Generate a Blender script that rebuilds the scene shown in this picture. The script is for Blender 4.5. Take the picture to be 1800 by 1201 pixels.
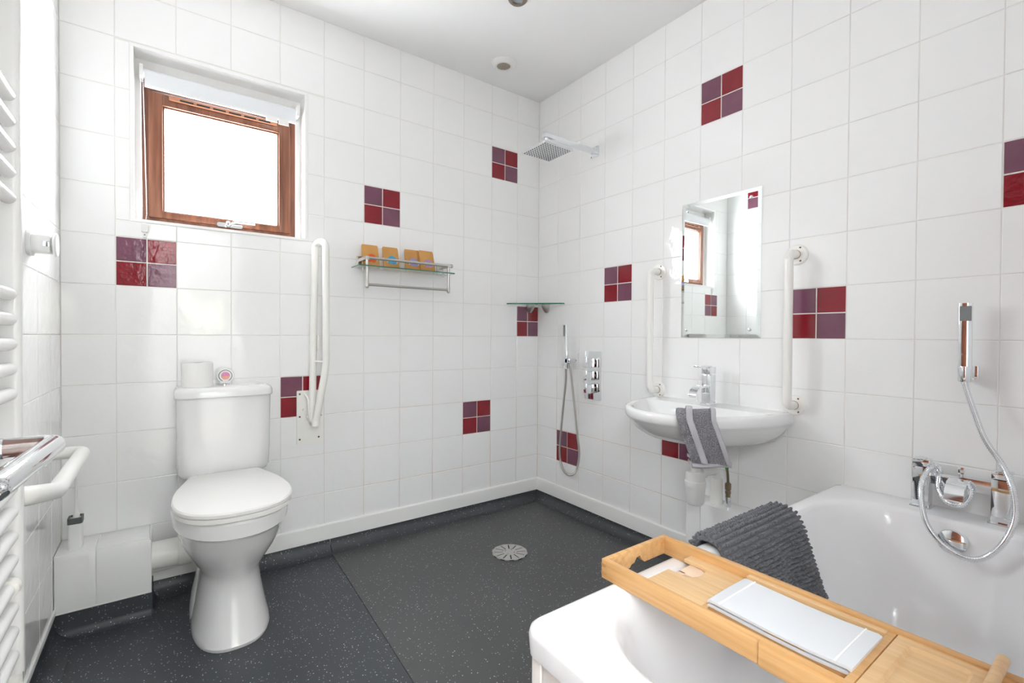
import bpy, bmesh, math, random
from mathutils import Vector, Matrix
random.seed(7)
for o in list(bpy.data.objects): bpy.data.objects.remove(o, do_unlink=True)
S = bpy.context.scene
COL = S.collection
PI = math.pi
CEIL = 2.68
XL = -2.371            # left wall
YF = -2.50             # front wall (with the doorway the camera stands in)

# ---------------------------------------------------------------- camera
cam_d = bpy.data.cameras.new('camera'); cam = bpy.data.objects.new('camera', cam_d); COL.objects.link(cam)
cam_d.sensor_fit = 'HORIZONTAL'; cam_d.sensor_width = 36.0; cam_d.lens = 833.185*36/1800
cam_d.clip_start = 0.02
yaw, pitch, roll = 0.630603, -0.0126565, 0.0060704
fw = Vector((math.sin(yaw)*math.cos(pitch), math.cos(yaw)*math.cos(pitch), math.sin(pitch)))
r0 = Vector((math.cos(yaw), -math.sin(yaw), 0)); u0 = r0.cross(fw)
rr = r0*math.cos(roll)+u0*math.sin(roll); uu = -r0*math.sin(roll)+u0*math.cos(roll)
M = Matrix((rr, uu, -fw)).transposed().to_4x4(); M.translation = (-2.04255, -2.49827, 1.10641)
cam.matrix_world = M
S.camera = cam

# ---------------------------------------------------------------- world, light, exposure
W = bpy.data.worlds.new('world'); S.world = W; W.use_nodes = True
W.node_tree.nodes['Background'].inputs[0].default_value = (0.93, 0.97, 1.0, 1)
W.node_tree.nodes['Background'].inputs[1].default_value = 1.0
PANE_STRENGTH = 28.0        # frosted bathroom window, daylight behind it
HALL_STRENGTH = 7.0         # landing window behind the doorway
FILL_STRENGTH = 15.0         # unseen ceiling panel added over the landing as fill light
S.view_settings.view_transform = 'Standard'; S.view_settings.look = 'None'
S.view_settings.gamma = 1.0; S.view_settings.use_curve_mapping = False
S.view_settings.exposure = 0.30
S.cycles.diffuse_bounces = 8; S.cycles.max_bounces = 12

# ---------------------------------------------------------------- materials
def nodes(m):
    m.use_nodes = True
    return m.node_tree.nodes, m.node_tree.links, m.node_tree.nodes['Principled BSDF']
def mat(name, col, rough=0.4, metal=0.0, bump=None, spec=None, var=0.0, coat=0.0, coords='Object', trans=0.0, ior=None, sheen=0.0, vscale=9):
    m = bpy.data.materials.new(name); N, L, B = nodes(m)
    B.inputs['Base Color'].default_value = (*col, 1); B.inputs['Roughness'].default_value = rough
    B.inputs['Metallic'].default_value = metal
    if spec is not None: B.inputs['Specular IOR Level'].default_value = spec
    if coat: B.inputs['Coat Weight'].default_value = coat; B.inputs['Coat Roughness'].default_value = 0.05
    if trans: B.inputs['Transmission Weight'].default_value = trans
    if ior: B.inputs['IOR'].default_value = ior
    if sheen: B.inputs['Sheen Weight'].default_value = sheen
    tc = N.new('ShaderNodeTexCoord'); out = tc.outputs[coords]
    if bump or var:
        oi = N.new('ShaderNodeObjectInfo'); ad = N.new('ShaderNodeVectorMath'); ad.operation = 'ADD'
        mu = N.new('ShaderNodeMath'); mu.operation = 'MULTIPLY'; mu.inputs[1].default_value = 40
        L.new(oi.outputs['Random'], mu.inputs[0]); L.new(out, ad.inputs[0]); L.new(mu.outputs[0], ad.inputs[1]); out = ad.outputs[0]
    if bump:
        sc, st, dist = bump
        n = N.new('ShaderNodeTexNoise'); n.inputs['Scale'].default_value = sc; n.inputs['Detail'].default_value = 2
        L.new(out, n.inputs['Vector'])
        b = N.new('ShaderNodeBump'); b.inputs['Strength'].default_value = st; b.inputs['Distance'].default_value = dist
        L.new(n.outputs['Fac'], b.inputs['Height']); L.new(b.outputs[0], B.inputs['Normal'])
    if var:
        n = N.new('ShaderNodeTexNoise'); n.inputs['Scale'].default_value = vscale; L.new(out, n.inputs['Vector'])
        r = N.new('ShaderNodeValToRGB'); r.color_ramp.elements[0].position = .3; r.color_ramp.elements[1].position = .7
        r.color_ramp.elements[0].color = (*[c*(1-var) for c in col], 1); r.color_ramp.elements[1].color = (*[min(1, c*(1+var)) for c in col], 1)
        L.new(n.outputs['Fac'], r.inputs[0]); L.new(r.outputs[0], B.inputs['Base Color'])
    return m
def emit(name, col, strength):
    m = bpy.data.materials.new(name); N, L, B = nodes(m)
    B.inputs['Base Color'].default_value = (.8, .8, .8, 1); B.inputs['Roughness'].default_value = .5
    B.inputs['Emission Color'].default_value = (*col, 1); B.inputs['Emission Strength'].default_value = strength
    return m
def wood(name, c1, c2, axis='Y', scale=1.0, rough=.45):
    m = bpy.data.materials.new(name); N, L, B = nodes(m)
    tc = N.new('ShaderNodeTexCoord'); mp = N.new('ShaderNodeMapping')
    s = {'X': (2, 40, 40), 'Y': (40, 2, 40), 'Z': (40, 40, 2)}[axis]
    mp.inputs['Scale'].default_value = tuple(v*scale for v in s)
    n = N.new('ShaderNodeTexNoise'); n.inputs['Scale'].default_value = 2.2; n.inputs['Detail'].default_value = 5; n.inputs['Roughness'].default_value = .6
    r = N.new('ShaderNodeValToRGB'); r.color_ramp.elements[0].color = (*c1, 1); r.color_ramp.elements[1].color = (*c2, 1)
    r.color_ramp.elements[0].position = .3; r.color_ramp.elements[1].position = .65
    L.new(tc.outputs['Object'], mp.inputs[0]); L.new(mp.outputs[0], n.inputs['Vector']); L.new(n.outputs['Fac'], r.inputs[0])
    L.new(r.outputs[0], B.inputs['Base Color']); B.inputs['Roughness'].default_value = rough
    b = N.new('ShaderNodeBump'); b.inputs['Strength'].default_value = .08; b.inputs['Distance'].default_value = .002
    L.new(n.outputs['Fac'], b.inputs['Height']); L.new(b.outputs[0], B.inputs['Normal'])
    return m
def vinyl(name, base, speck_amt):
    m = bpy.data.materials.new(name); N, L, B = nodes(m)
    tc = N.new('ShaderNodeTexCoord')
    v = N.new('ShaderNodeTexVoronoi'); v.inputs['Scale'].default_value = 110; L.new(tc.outputs['Object'], v.inputs['Vector'])
    lt = N.new('ShaderNodeMath'); lt.operation = 'LESS_THAN'; lt.inputs[1].default_value = .215; L.new(v.outputs['Distance'], lt.inputs[0])
    sp = N.new('ShaderNodeSeparateColor'); L.new(v.outputs['Color'], sp.inputs[0])
    gt = N.new('ShaderNodeMath'); gt.operation = 'GREATER_THAN'; gt.inputs[1].default_value = 1-speck_amt; L.new(sp.outputs[0], gt.inputs[0])
    mu = N.new('ShaderNodeMath'); mu.operation = 'MULTIPLY'; L.new(lt.outputs[0], mu.inputs[0]); L.new(gt.outputs[0], mu.inputs[1])
    mu2 = N.new('ShaderNodeMath'); mu2.operation = 'MULTIPLY'; L.new(mu.outputs[0], mu2.inputs[0]); L.new(sp.outputs[1], mu2.inputs[1])
    n = N.new('ShaderNodeTexNoise'); n.inputs['Scale'].default_value = 3; n.inputs['Detail'].default_value = 3; L.new(tc.outputs['Object'], n.inputs['Vector'])
    r = N.new('ShaderNodeValToRGB'); r.color_ramp.elements[0].color = (*[c*.85 for c in base], 1); r.color_ramp.elements[1].color = (*[c*1.15 for c in base], 1)
    L.new(n.outputs['Fac'], r.inputs[0])
    mx = N.new('ShaderNodeMix'); mx.data_type = 'RGBA'; L.new(mu2.outputs[0], mx.inputs['Factor']); L.new(r.outputs[0], mx.inputs['A'])
    mx.inputs['B'].default_value = (.62, .66, .7, 1); L.new(mx.outputs['Result'], B.inputs['Base Color'])
    B.inputs['Roughness'].default_value = .42
    n2 = N.new('ShaderNodeTexNoise'); n2.inputs['Scale'].default_value = 260; L.new(tc.outputs['Object'], n2.inputs['Vector'])
    b = N.new('ShaderNodeBump'); b.inputs['Strength'].default_value = .15; b.inputs['Distance'].default_value = .001
    L.new(n2.outputs['Fac'], b.inputs['Height']); L.new(b.outputs[0], B.inputs['Normal'])
    return m
def grout_mat():
    m = bpy.data.materials.new('grout'); N, L, B = nodes(m)
    tc = N.new('ShaderNodeTexCoord')
    n = N.new('ShaderNodeTexNoise'); n.inputs['Scale'].default_value = 3.5; n.inputs['Detail'].default_value = 4; L.new(tc.outputs['Object'], n.inputs['Vector'])
    # rust-pink limescale stain on the joints of the shower area: low and near the shower corner
    sx = N.new('ShaderNodeSeparateXYZ'); L.new(tc.outputs['Object'], sx.inputs[0])
    mz = N.new('ShaderNodeMapRange'); mz.inputs['From Min'].default_value = .95; mz.inputs['From Max'].default_value = .35; L.new(sx.outputs['Z'], mz.inputs['Value'])
    mx_ = N.new('ShaderNodeMapRange'); mx_.inputs['From Min'].default_value = -1.5; mx_.inputs['From Max'].default_value = -1.0; L.new(sx.outputs['X'], mx_.inputs['Value'])
    my = N.new('ShaderNodeMapRange'); my.inputs['From Min'].default_value = -1.5; my.inputs['From Max'].default_value = -1.1; L.new(sx.outputs['Y'], my.inputs['Value'])
    a = N.new('ShaderNodeMath'); a.operation = 'MULTIPLY'; L.new(mz.outputs[0], a.inputs[0]); L.new(mx_.outputs[0], a.inputs[1])
    a2 = N.new('ShaderNodeMath'); a2.operation = 'MULTIPLY'; L.new(a.outputs[0], a2.inputs[0]); L.new(my.outputs[0], a2.inputs[1])
    r = N.new('ShaderNodeValToRGB'); r.color_ramp.elements[0].position = .32; r.color_ramp.elements[1].position = .6; L.new(n.outputs['Fac'], r.inputs[0])
    a3 = N.new('ShaderNodeMath'); a3.operation = 'MULTIPLY'; L.new(a2.outputs[0], a3.inputs[0]); L.new(r.outputs[0], a3.inputs[1])
    mix = N.new('ShaderNodeMix'); mix.data_type = 'RGBA'; L.new(a3.outputs[0], mix.inputs['Factor'])
    mix.inputs['A'].default_value = (.80, .78, .74, 1); mix.inputs['B'].default_value = (.70, .46, .33, 1)
    L.new(mix.outputs['Result'], B.inputs['Base Color']); B.inputs['Roughness'].default_value = .8
    return m

M_TILE = mat('white_glazed_tile', (.905, .905, .90), .05, bump=(16, .30, .004))
M_PLUM = mat('plum_glazed_tile', (.180, .064, .105), .10, bump=(40, .35, .004), var=.10)
M_RED = mat('red_glazed_tile', (.235, .008, .018), .10, bump=(34, .35, .004), var=.10)
M_GROUT = grout_mat()
M_WGROUT = mat('white_grout', (.82, .81, .79), .7)
M_PLASTER = mat('white_painted_plaster', (.92, .92, .92), .7, bump=(30, .1, .002))
M_REVEAL = mat('white_reveal', (.88, .88, .87), .35)
M_CERAMIC = mat('white_ceramic', (.84, .84, .835), .07, spec=.6, coat=.3)
M_PLASTIC = mat('white_plastic', (.86, .86, .845), .32)
M_SEAT = mat('white_toilet_seat', (.82, .81, .785), .35)
M_CREAM = mat('cream_coated_tube', (.88, .87, .83), .30)
M_ACRYL = mat('white_bath_acrylic', (.87, .87, .878), .10, spec=.5, coat=.2)
M_BOARD = mat('white_painted_board', (.86, .82, .78), .45)
M_SKIRT = mat('white_skirting_plastic', (.86, .86, .84), .35)
M_CHROME = mat('chrome', (.82, .84, .86), .06, 1.0)
M_SATIN = mat('satin_steel', (.55, .53, .50), .28, 1.0)
M_STEEL = mat('drain_steel', (.62, .61, .59), .38, .8)
M_SCREW = mat('rusty_screw', (.16, .09, .05), .6, .4)
M_DARK = mat('dark_hole', (.012, .012, .012), .8)
M_BLACKR = mat('black_rubber', (.02, .02, .02), .6)
M_VIN1 = vinyl('grey_vinyl', (.078, .080, .080), .42)
M_VIN2 = vinyl('dark_grey_vinyl', (.050, .056, .064), .58)
M_COVE = vinyl('coved_vinyl', (.058, .060, .066), .30)
M_FRAME = wood('mahogany_window_wood', (.105, .036, .018), (.25, .092, .045), 'Z', .6, .35)
M_DOOR = wood('brown_door_wood', (.15, .04, .018), (.26, .08, .035), 'Z', .4, .4)
M_BAMBOO = wood('bamboo', (.58, .305, .11), (.71, .43, .185), 'Y', 1.0, .42)
M_BAMBOO2 = wood('bamboo_pale', (.66, .405, .18), (.76, .52, .28), 'Y', 1.0, .42)
M_KRAFT = mat('kraft_paper', (.58, .30, .09), .75, var=.10)
M_CLOTH = mat('pale_grey_cover', (.70, .72, .74), .75, bump=(90, .2, .001))
M_TOWEL = mat('grey_terry', (.34, .33, .355), .95, bump=(230, 1.0, .02), var=.55, sheen=.3, vscale=330)
M_TOWELB = mat('grey_towel_band', (.47, .46, .49), .9, bump=(200, .4, .002))
M_MAT = mat('dark_grey_chenille', (.125, .128, .142), .95, sheen=.25)
M_BLIND = mat('white_blind_fabric', (.78, .80, .82), .8)
M_PAPER = mat('white_tissue', (.90, .89, .87), .9, bump=(120, .2, .001))
M_CARD = mat('brown_card', (.38, .25, .16), .9)
M_GLASSEDGE = mat('green_glass_edge', (.01, .16, .10), .05, spec=.8)
M_GLASS = mat('clear_glass', (.88, .97, .94), .02, trans=1.0, ior=1.2)
M_MIRROR = mat('mirror_silver', (.90, .94, .93), .012, 1.0)
M_PINK = mat('pink_gel', (.62, .20, .38), .15)
M_PEACH = mat('peach_gel', (.80, .36, .26), .15)
M_RAD = mat('white_radiator_enamel', (.84, .84, .83), .22)
M_GRIL = mat('ivory_grille', (.66, .64, .58), .6)
M_BRASS = mat('aged_brass', (.30, .24, .16), .35, 1.0)
M_NICKEL = mat('brushed_nickel_downlight', (.36, .31, .27), .35, .9)
M_PANE = emit('frosted_window_pane', (.93, .97, 1.0), PANE_STRENGTH)
M_HALLPANE = emit('landing_window_pane', (1.0, .99, .96), HALL_STRENGTH)
M_FILLPANEL = emit('added_fill_panel', (.91, .96, 1.0), FILL_STRENGTH)
def garden_view():
    N, L, B = M_HALLPANE.node_tree.nodes, M_HALLPANE.node_tree.links, M_HALLPANE.node_tree.nodes['Principled BSDF']
    tc = N.new('ShaderNodeTexCoord'); n = N.new('ShaderNodeTexNoise'); n.inputs['Scale'].default_value = 9; n.inputs['Detail'].default_value = 4
    r = N.new('ShaderNodeValToRGB'); e = r.color_ramp.elements; e[0].position = .44; e[0].color = (.03, .05, .015, 1); e[1].position = .62; e[1].color = (1, 1, .98, 1)
    q = e.new(.53); q.color = (.50, .55, .22, 1)
    L.new(tc.outputs['Object'], n.inputs['Vector']); L.new(n.outputs['Fac'], r.inputs[0]); L.new(r.outputs[0], B.inputs['Emission Color'])
garden_view()   # foliage and sky outside the landing window
M_LENS = mat('downlight_lens', (.45, .50, .55), .1, .3)
M_GREYRIM = mat('grey_plastic', (.10, .11, .11), .4)
M_NOZZLE = mat('grey_nozzle', (.22, .23, .24), .5)

# ---------------------------------------------------------------- builders
ORG = {}
def tag(o, label=None, cat=None, group=None, kind=None):
    if label: o['label'] = label
    if cat: o['category'] = cat
    if group: o['group'] = group
    if kind: o['kind'] = kind
    return o
def thing(name, loc, label, cat, group=None):
    o = bpy.data.objects.new(name, None); COL.objects.link(o); o.location = loc; o.empty_display_size = .05
    ORG[o.name] = Vector(loc); return tag(o, label, cat, group)
def obj(name, geo, m, parent=None, smooth=True, origin=None, bevel=0, subsurf=0, auto=35):
    """geo = (verts, faces) in world coordinates; linked as one mesh object"""
    V, F = geo
    if parent is not None: og = ORG[parent.name]
    elif origin is not None: og = Vector(origin)
    else:
        xs = [v[0] for v in V]; ys = [v[1] for v in V]; zs = [v[2] for v in V]
        og = Vector(((min(xs)+max(xs))/2, (min(ys)+max(ys))/2, min(zs)))
    me = bpy.data.meshes.new(name)
    me.from_pydata([(v[0]-og[0], v[1]-og[1], v[2]-og[2]) for v in V], [], F)
    bm = bmesh.new(); bm.from_mesh(me); bmesh.ops.remove_doubles(bm, verts=bm.verts, dist=1e-6)
    bmesh.ops.recalc_face_normals(bm, faces=bm.faces)
    if bevel:
        es = [e for e in bm.edges if len(e.link_faces) == 2 and e.calc_face_angle(0) > .6]
        bmesh.ops.bevel(bm, geom=es, offset=bevel, segments=2, affect='EDGES', profile=.6, clamp_overlap=True)
    if smooth:
        for f in bm.faces: f.smooth = True
        for e in bm.edges:
            if len(e.link_faces) == 2 and e.calc_face_angle(0) > math.radians(auto): e.smooth = False
    bm.to_mesh(me); bm.free()
    me.materials.append(m)
    o = bpy.data.objects.new(name, me); COL.objects.link(o)
    if parent is not None: o.parent = parent
    else: o.location = og
    ORG[o.name] = og
    if subsurf:
        s = o.modifiers.new('sub', 'SUBSURF'); s.levels = subsurf; s.render_levels = subsurf
    return o
def struct(name, geo, m, **k): return tag(obj(name, geo, m, origin=(0, 0, 0), **k), kind='structure')
def box(x0, x1, y0, y1, z0, z1):
    V = [(x, y, z) for z in (z0, z1) for y in (y0, y1) for x in (x0, x1)]
    return V, [(0, 2, 3, 1), (4, 5, 7, 6), (0, 1, 5, 4), (2, 6, 7, 3), (0, 4, 6, 2), (1, 3, 7, 5)]
def join(*gs):
    V, F = [], []
    for v, f in gs:
        n = len(V); V += list(v); F += [tuple(i+n for i in q) for q in f]
    return V, F
def xf(geo, mtx): return [tuple(mtx @ Vector(v)) for v in geo[0]], geo[1]
def loft(rings, cap0=True, cap1=True, closed=True):
    V, F = [], []; n = len(rings[0])
    for r in rings: V += list(r)
    for i in range(len(rings)-1):
        for j in range(n if closed else n-1):
            k = (j+1) % n
            F.append((i*n+j, i*n+k, (i+1)*n+k, (i+1)*n+j))
    if cap0: F.append(tuple(reversed(range(n))))
    if cap1: F.append(tuple(range((len(rings)-1)*n, len(rings)*n)))
    return V, F
def lathe(profile, c, axis='Z', seg=28, cap0=True, cap1=True):
    """profile [(r, h)] about an axis through c"""
    rings = []
    for r, h in profile:
        ring = []
        for i in range(seg):
            a = 2*PI*i/seg; p, q = r*math.cos(a), r*math.sin(a)
            v = {'Z': (p, q, h), 'X': (h, p, q), 'Y': (p, h, q)}[axis]
            ring.append((c[0]+v[0], c[1]+v[1], c[2]+v[2]))
        rings.append(ring)
    return loft(rings, cap0, cap1)
def spline(pts, n=8, closed=False):
    P = [Vector(p) for p in pts]; out = []
    for i in range(len(P)-1):
        p0 = P[max(i-1, 0)]; p1 = P[i]; p2 = P[i+1]; p3 = P[min(i+2, len(P)-1)]
        for k in range(n):
            t = k/n
            out.append(.5*((2*p1)+(p2-p0)*t+(2*p0-5*p1+4*p2-p3)*t*t+(3*p1-p0-3*p2+p3)*t**3))
    out.append(P[-1]); return out
def resample(P, step):
    P = [Vector(p) for p in P]; out = [P[0].copy()]; acc = 0
    for a, b in zip(P, P[1:]):
        l = (b-a).length; t = step-acc
        while t <= l: out.append(a+(b-a)*(t/l)); t += step
        acc = l-(t-step)
    if (out[-1]-P[-1]).length > step*.3: out.append(P[-1].copy())
    return out
def fillet(pts, r, n=6):
    P = [Vector(p) for p in pts]; out = [P[0]]
    for i in range(1, len(P)-1):
        a, b, c = P[i-1], P[i], P[i+1]; u = (a-b).normalized(); v = (c-b).normalized()
        ang = u.angle(v); t = min(r/math.tan(ang/2), (a-b).length*.49, (c-b).length*.49)
        p, q = b+u*t, b+v*t
        for k in range(n+1):
            s = k/n; out.append((1-s)**2*p+2*s*(1-s)*b+s*s*q)
    out.append(P[-1]); return out
def tube(pts, r, seg=14, cap=True, radii=None):
    P = [Vector(p) for p in pts]; rings = []; t0 = (P[1]-P[0]).normalized()
    up = Vector((0, 0, 1)) if abs(t0.z) < .9 else Vector((1, 0, 0)); nrm = (up-t0*up.dot(t0)).normalized()
    for i, p in enumerate(P):
        t = (P[min(i+1, len(P)-1)]-P[max(i-1, 0)]).normalized()
        nrm = (nrm-t*nrm.dot(t)).normalized(); bn = t.cross(nrm); R = radii[i] if radii else r
        rings.append([tuple(p+(nrm*math.cos(2*PI*k/seg)+bn*math.sin(2*PI*k/seg))*R) for k in range(seg)])
    return loft(rings, cap, cap)
def hose(pts, r, pitch=.0055, amp=.0007, seg=12):
    P = resample(spline(pts, 14), pitch/4)
    return tube(P, r, seg, True, [r+amp*(1 if (i % 4) in (1, 2) else -1) for i in range(len(P))])
def rrect(cx, cy, hx, hy, r, z, k=8, m=6):
    r = min(r, hx*.999, hy*.999); out = []
    for sx, sy, a0 in ((1, 1, 0), (-1, 1, PI/2), (-1, -1, PI), (1, -1, 1.5*PI)):
        ox, oy = cx+sx*(hx-r), cy+sy*(hy-r)
        for i in range(k+1):
            a = a0+PI/2*i/k; out.append((ox+r*math.cos(a), oy+r*math.sin(a), z))
        nx = {(1, 1): (-1, 1), (-1, 1): (-1, -1), (-1, -1): (1, -1), (1, -1): (1, 1)}[(sx, sy)]
        a = a0+PI/2; p = (ox+r*math.cos(a), oy+r*math.sin(a)); q = (cx+nx[0]*(hx-r)+r*math.cos(a), cy+nx[1]*(hy-r)+r*math.sin(a))
        for i in range(1, m): out.append((p[0]+(q[0]-p[0])*i/m, p[1]+(q[1]-p[1])*i/m, z))
    return out
def plate(poly, z0, z1):
    return loft([[(x, y, z0) for x, y in poly], [(x, y, z1) for x, y in poly]])
def rpoly(cx, cy, hx, hy, r, k=5): return [(p[0], p[1]) for p in rrect(cx, cy, hx, hy, r, 0, k, 2)]
def poly_on_wall(poly, wall, d0, d1):
    """poly [(u, z)] extruded out of a wall: u = x on the back wall, u = y on the side walls"""
    if wall == 'back': f = lambda u, z, d: (u, -d, z)
    elif wall == 'right': f = lambda u, z, d: (-d, u, z)
    else: f = lambda u, z, d: (XL+d, u, z)
    return loft([[f(u, z, d0) for u, z in poly], [f(u, z, d1) for u, z in poly]])

# ---------------------------------------------------------------- walls
ZR = [1.1+.2*k for k in range(-6, 9)]
WX0, WX1, WZ0, WZ1, WD = -2.1475, -1.4877, 1.579, 2.283, .10      # window opening
def slab_with_hole(x0, x1, y0, y1, z0, z1, hx0, hx1, hz0, hz1):
    return join(box(x0, hx0, y0, y1, z0, z1), box(hx1, x1, y0, y1, z0, z1), box(hx0, hx1, y0, y1, z0, hz0), box(hx0, hx1, y0, y1, hz1, z1))
wall_back = struct('wall_back', slab_with_hole(XL-.15, .15, .0018, .16, 0, CEIL, WX0-.0118, WX1+.0118, WZ0-.0118, WZ1+.0118), M_GROUT, smooth=False)
wall_right = struct('wall_right', box(.0018, .15, YF-.1, .0018, 0, CEIL), M_GROUT, smooth=False)
wall_left = struct('wall_left', box(XL-.15, XL-.0018, YF-.1, .0018, 0, CEIL), M_GROUT, smooth=False)
DX0, DX1, DZ = -2.20, -1.50, 2.05                                # doorway in the front wall
wall_front = struct('wall_front', join(box(XL, DX0, YF-.1, YF, 0, CEIL), box(DX1, 0, YF-.1, YF, 0, CEIL), box(DX0, DX1, YF-.1, YF, DZ, CEIL)), M_PLASTER, smooth=False)
ceiling = struct('ceiling', box(XL-.15, .15, YF-.1, .16, CEIL, CEIL+.1), M_PLASTER, smooth=False)

MESH = {}
def tile_mesh(w, h, t, ins):
    key = (round(w, 4), round(h, 4), t)
    if key in MESH: return MESH[key]
    a, b = w/2, h/2
    V = [(-a, t, -b), (a, t, -b), (a, t, b), (-a, t, b), (-a, .0011, -b), (a, .0011, -b), (a, .0011, b), (-a, .0011, b),
         (-a+ins, 0, -b+ins), (a-ins, 0, -b+ins), (a-ins, 0, b-ins), (-a+ins, 0, b-ins)]
    F = [(8, 9, 10, 11)]
    for i in range(4):
        j = (i+1) % 4
        F += [(i, j, 4+j, 4+i), (4+i, 4+j, 8+j, 8+i)]
    me = bpy.data.meshes.new('tile'); me.from_pydata(V, [], F); me.update(); MESH[key] = me; return me
ROTZ = {'back': 0, 'right': -PI/2, 'left': PI/2}
def place_tile(parent, wall, u0, u1, z0, z1, m, name='tile', gap=.0024):
    w, h = u1-u0-gap, z1-z0-gap
    if w < .006 or h < .006: return
    key = (round(w, 4), round(h, 4), m.name)
    if key not in MESH:
        me = tile_mesh(w, h, .006, .0016 if min(w, h) > .02 else .001).copy(); me.materials.append(m); MESH[key] = me
    o = bpy.data.objects.new(name, MESH[key]); COL.objects.link(o); o.parent = parent
    uc, zc = (u0+u1)/2, (z0+z1)/2; j = random.uniform(0, .0004)
    o.location = {'back': (uc, -j*.3, zc), 'right': (-j*.3, uc, zc), 'left': (XL+j*.3, uc, zc)}[wall]
    o.rotation_euler = (random.uniform(-.0012, .0012), 0, ROTZ[wall]+random.uniform(-.0012, .0012))
def inset(parent, wall, u0, u1, z0, z1):
    # 2 x 2 accent tiles, plum at the upper left and lower right as seen from the room
    um, zm = (u0+u1)/2, (z0+z1)/2; flip = wall == 'right'
    for iu, (a, b) in enumerate(((u0, um), (um, u1))):
        for iz, (c, d) in enumerate(((z0, zm), (zm, z1))):
            left = (iu == 0) != flip
            plum = (left and iz == 1) or (not left and iz == 0)
            place_tile(parent, wall, a, b, c, d, M_PLUM if plum else M_RED, 'accent_tile', gap=.0048)
def tile_wall(parent, wall, us, zs, insets, hole=None):
    us = sorted(us)
    for i in range(len(us)-1):
        for j in range(len(zs)-1):
            a, b, c, d = us[i], us[i+1], zs[j], zs[j+1]
            k = next((q for q in insets if a < q[0] < b and c < q[1] < d), None)
            if k: inset(parent, wall, a, b, c, d); continue
            if hole and a < hole[1] and b > hole[0] and c < hole[3] and d > hole[2]:
                h0, h1, g0, g1 = hole
                if c < g0: place_tile(parent, wall, a, b, c, g0, M_TILE)
                if d > g1: place_tile(parent, wall, a, b, g1, d, M_TILE)
                c2, d2 = max(c, g0), min(d, g1)
                if a < h0: place_tile(parent, wall, a, h0, c2, d2, M_TILE)
                if b > h1: place_tile(parent, wall, h1, b, c2, d2, M_TILE)
                continue
            place_tile(parent, wall, a, b, c, d, M_TILE)
def zlist(z0, z1): return [z0]+[z for z in ZR if z0+.01 < z < z1-.01]+[z1]
WB, A1, A2, WRT = .2026219, .1806, .1948, .2013893
ub = [XL]+[-(A1+(11-c)*WB) for c in range(1, 12)]+[0]
tile_wall(wall_back, 'back', ub, zlist(.10, CEIL), [(-2.1, 1.4), (-1.1, 1.8), (-.3, 2.2), (-.09, 1.2), (-1.5, .8), (-.5, .6)], (WX0-.012, WX1+.012, WZ0-.012, WZ1+.012))
ur = [0]+[-(A2+(c-1)*WRT) for c in range(1, 13)]+[YF]
tile_wall(wall_right, 'right', ur, zlist(.10, CEIL), [(-.3, .4), (-.7, 1.4), (-1.1, .6), (-1.3, 2.2), (-1.7, 1.2), (-2.3, 1.6)])
ul = [0]+[-.1955-.2026*k for k in range(0, 12)]+[YF]
tile_wall(wall_left, 'left', [u for u in ul if u > -2.49]+[YF], zlist(.093, CEIL), [(-.9, .8), (-.3, 2.4)])

# baseboards
def sk_profile(t0=.0): return [(.0, .143), (.006, .1425), (.010, .137), (.012, .125), (.012, .063), (.0, .063)]
P = sk_profile()
struct('baseboard_back', loft([[(x, .002-d*1.0-.002 if d else .002, z) for d, z in P] for x in (-2.093, -.0)]), M_SKIRT, auto=20)
struct('baseboard_right', loft([[(-d if d else .002, y, z) for d, z in P] for y in (-1.225, 0.0)]), M_SKIRT, auto=20)
struct('baseboard_left', loft([[(XL+(d*.5 if d else -.002), y, z*.25+.075) for d, z in P] for y in (YF, -.17)]), M_SKIRT, auto=20)

# ---------------------------------------------------------------- floor: two vinyl sheets with coved edges and a seam
floor = struct('floor', box(XL-.15, .15, YF-.1, .16, -.06, -.004), M_DARK, smooth=False)
def seam_x(y): return -1.368+.0365*y
obj('vinyl_sheet', loft([[(XL-.02, YF-.1, z), (seam_x(YF-.1)-.0012, YF-.1, z), (seam_x(0)-.0012, 0.02, z), (XL-.02, .02, z)] for z in (-.006, 0)]), M_VIN2, floor, smooth=False)
obj('vinyl_sheet', loft([[(seam_x(YF-.1)+.0012, YF-.1, z), (0.02, YF-.1, z), (.02, .02, z), (seam_x(0)+.0012, .02, z)] for z in (-.006, 0)]), M_VIN1, floor, smooth=False)
def cove_prof(top, R=.055):
    pr = [(.0, -.003), (.0, top)]; pr += [(.004, top), (.004, max(R+.004, .0))] if top > R+.006 else [(.004, top)]
    a0 = 0 if top > R+.006 else 0
    for i in range(0, 9):
        a = PI/2*i/8; pr.append((.004+R-R*math.cos(a), min(top, .001+R-R*math.sin(a))))
    pr.append((.004+R, -.003)); return pr
cp = cove_prof(.066)
obj('vinyl_cove', loft([[(x, -d+.003, z) for d, z in cp] for x in (seam_x(0)+.004, .0)]), M_COVE, floor)
obj('vinyl_cove', loft([[(x, -d+.003, z) for d, z in cp] for x in (-2.092, seam_x(0)+.001)]), M_VIN2, floor)
obj('vinyl_cove', loft([[(-d+.003, y, z) for d, z in cp] for y in (-1.775, 0)]), M_COVE, floor)
cp2 = cove_prof(.09)
obj('vinyl_cove', loft([[(XL+d-.003, y, z) for d, z in cp2] for y in (YF, -.168)]), M_VIN2, floor)
obj('vinyl_cove', loft([[(x, -.168-d+.003, z) for d, z in cove_prof(.088, .026)] for x in (XL, -2.0915)]), M_VIN2, floor)
obj('vinyl_cove', loft([[(-2.0925+d, y, z) for d, z in cove_prof(.088, .03)] for y in (-.17, 0)]), M_VIN2, floor)

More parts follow.
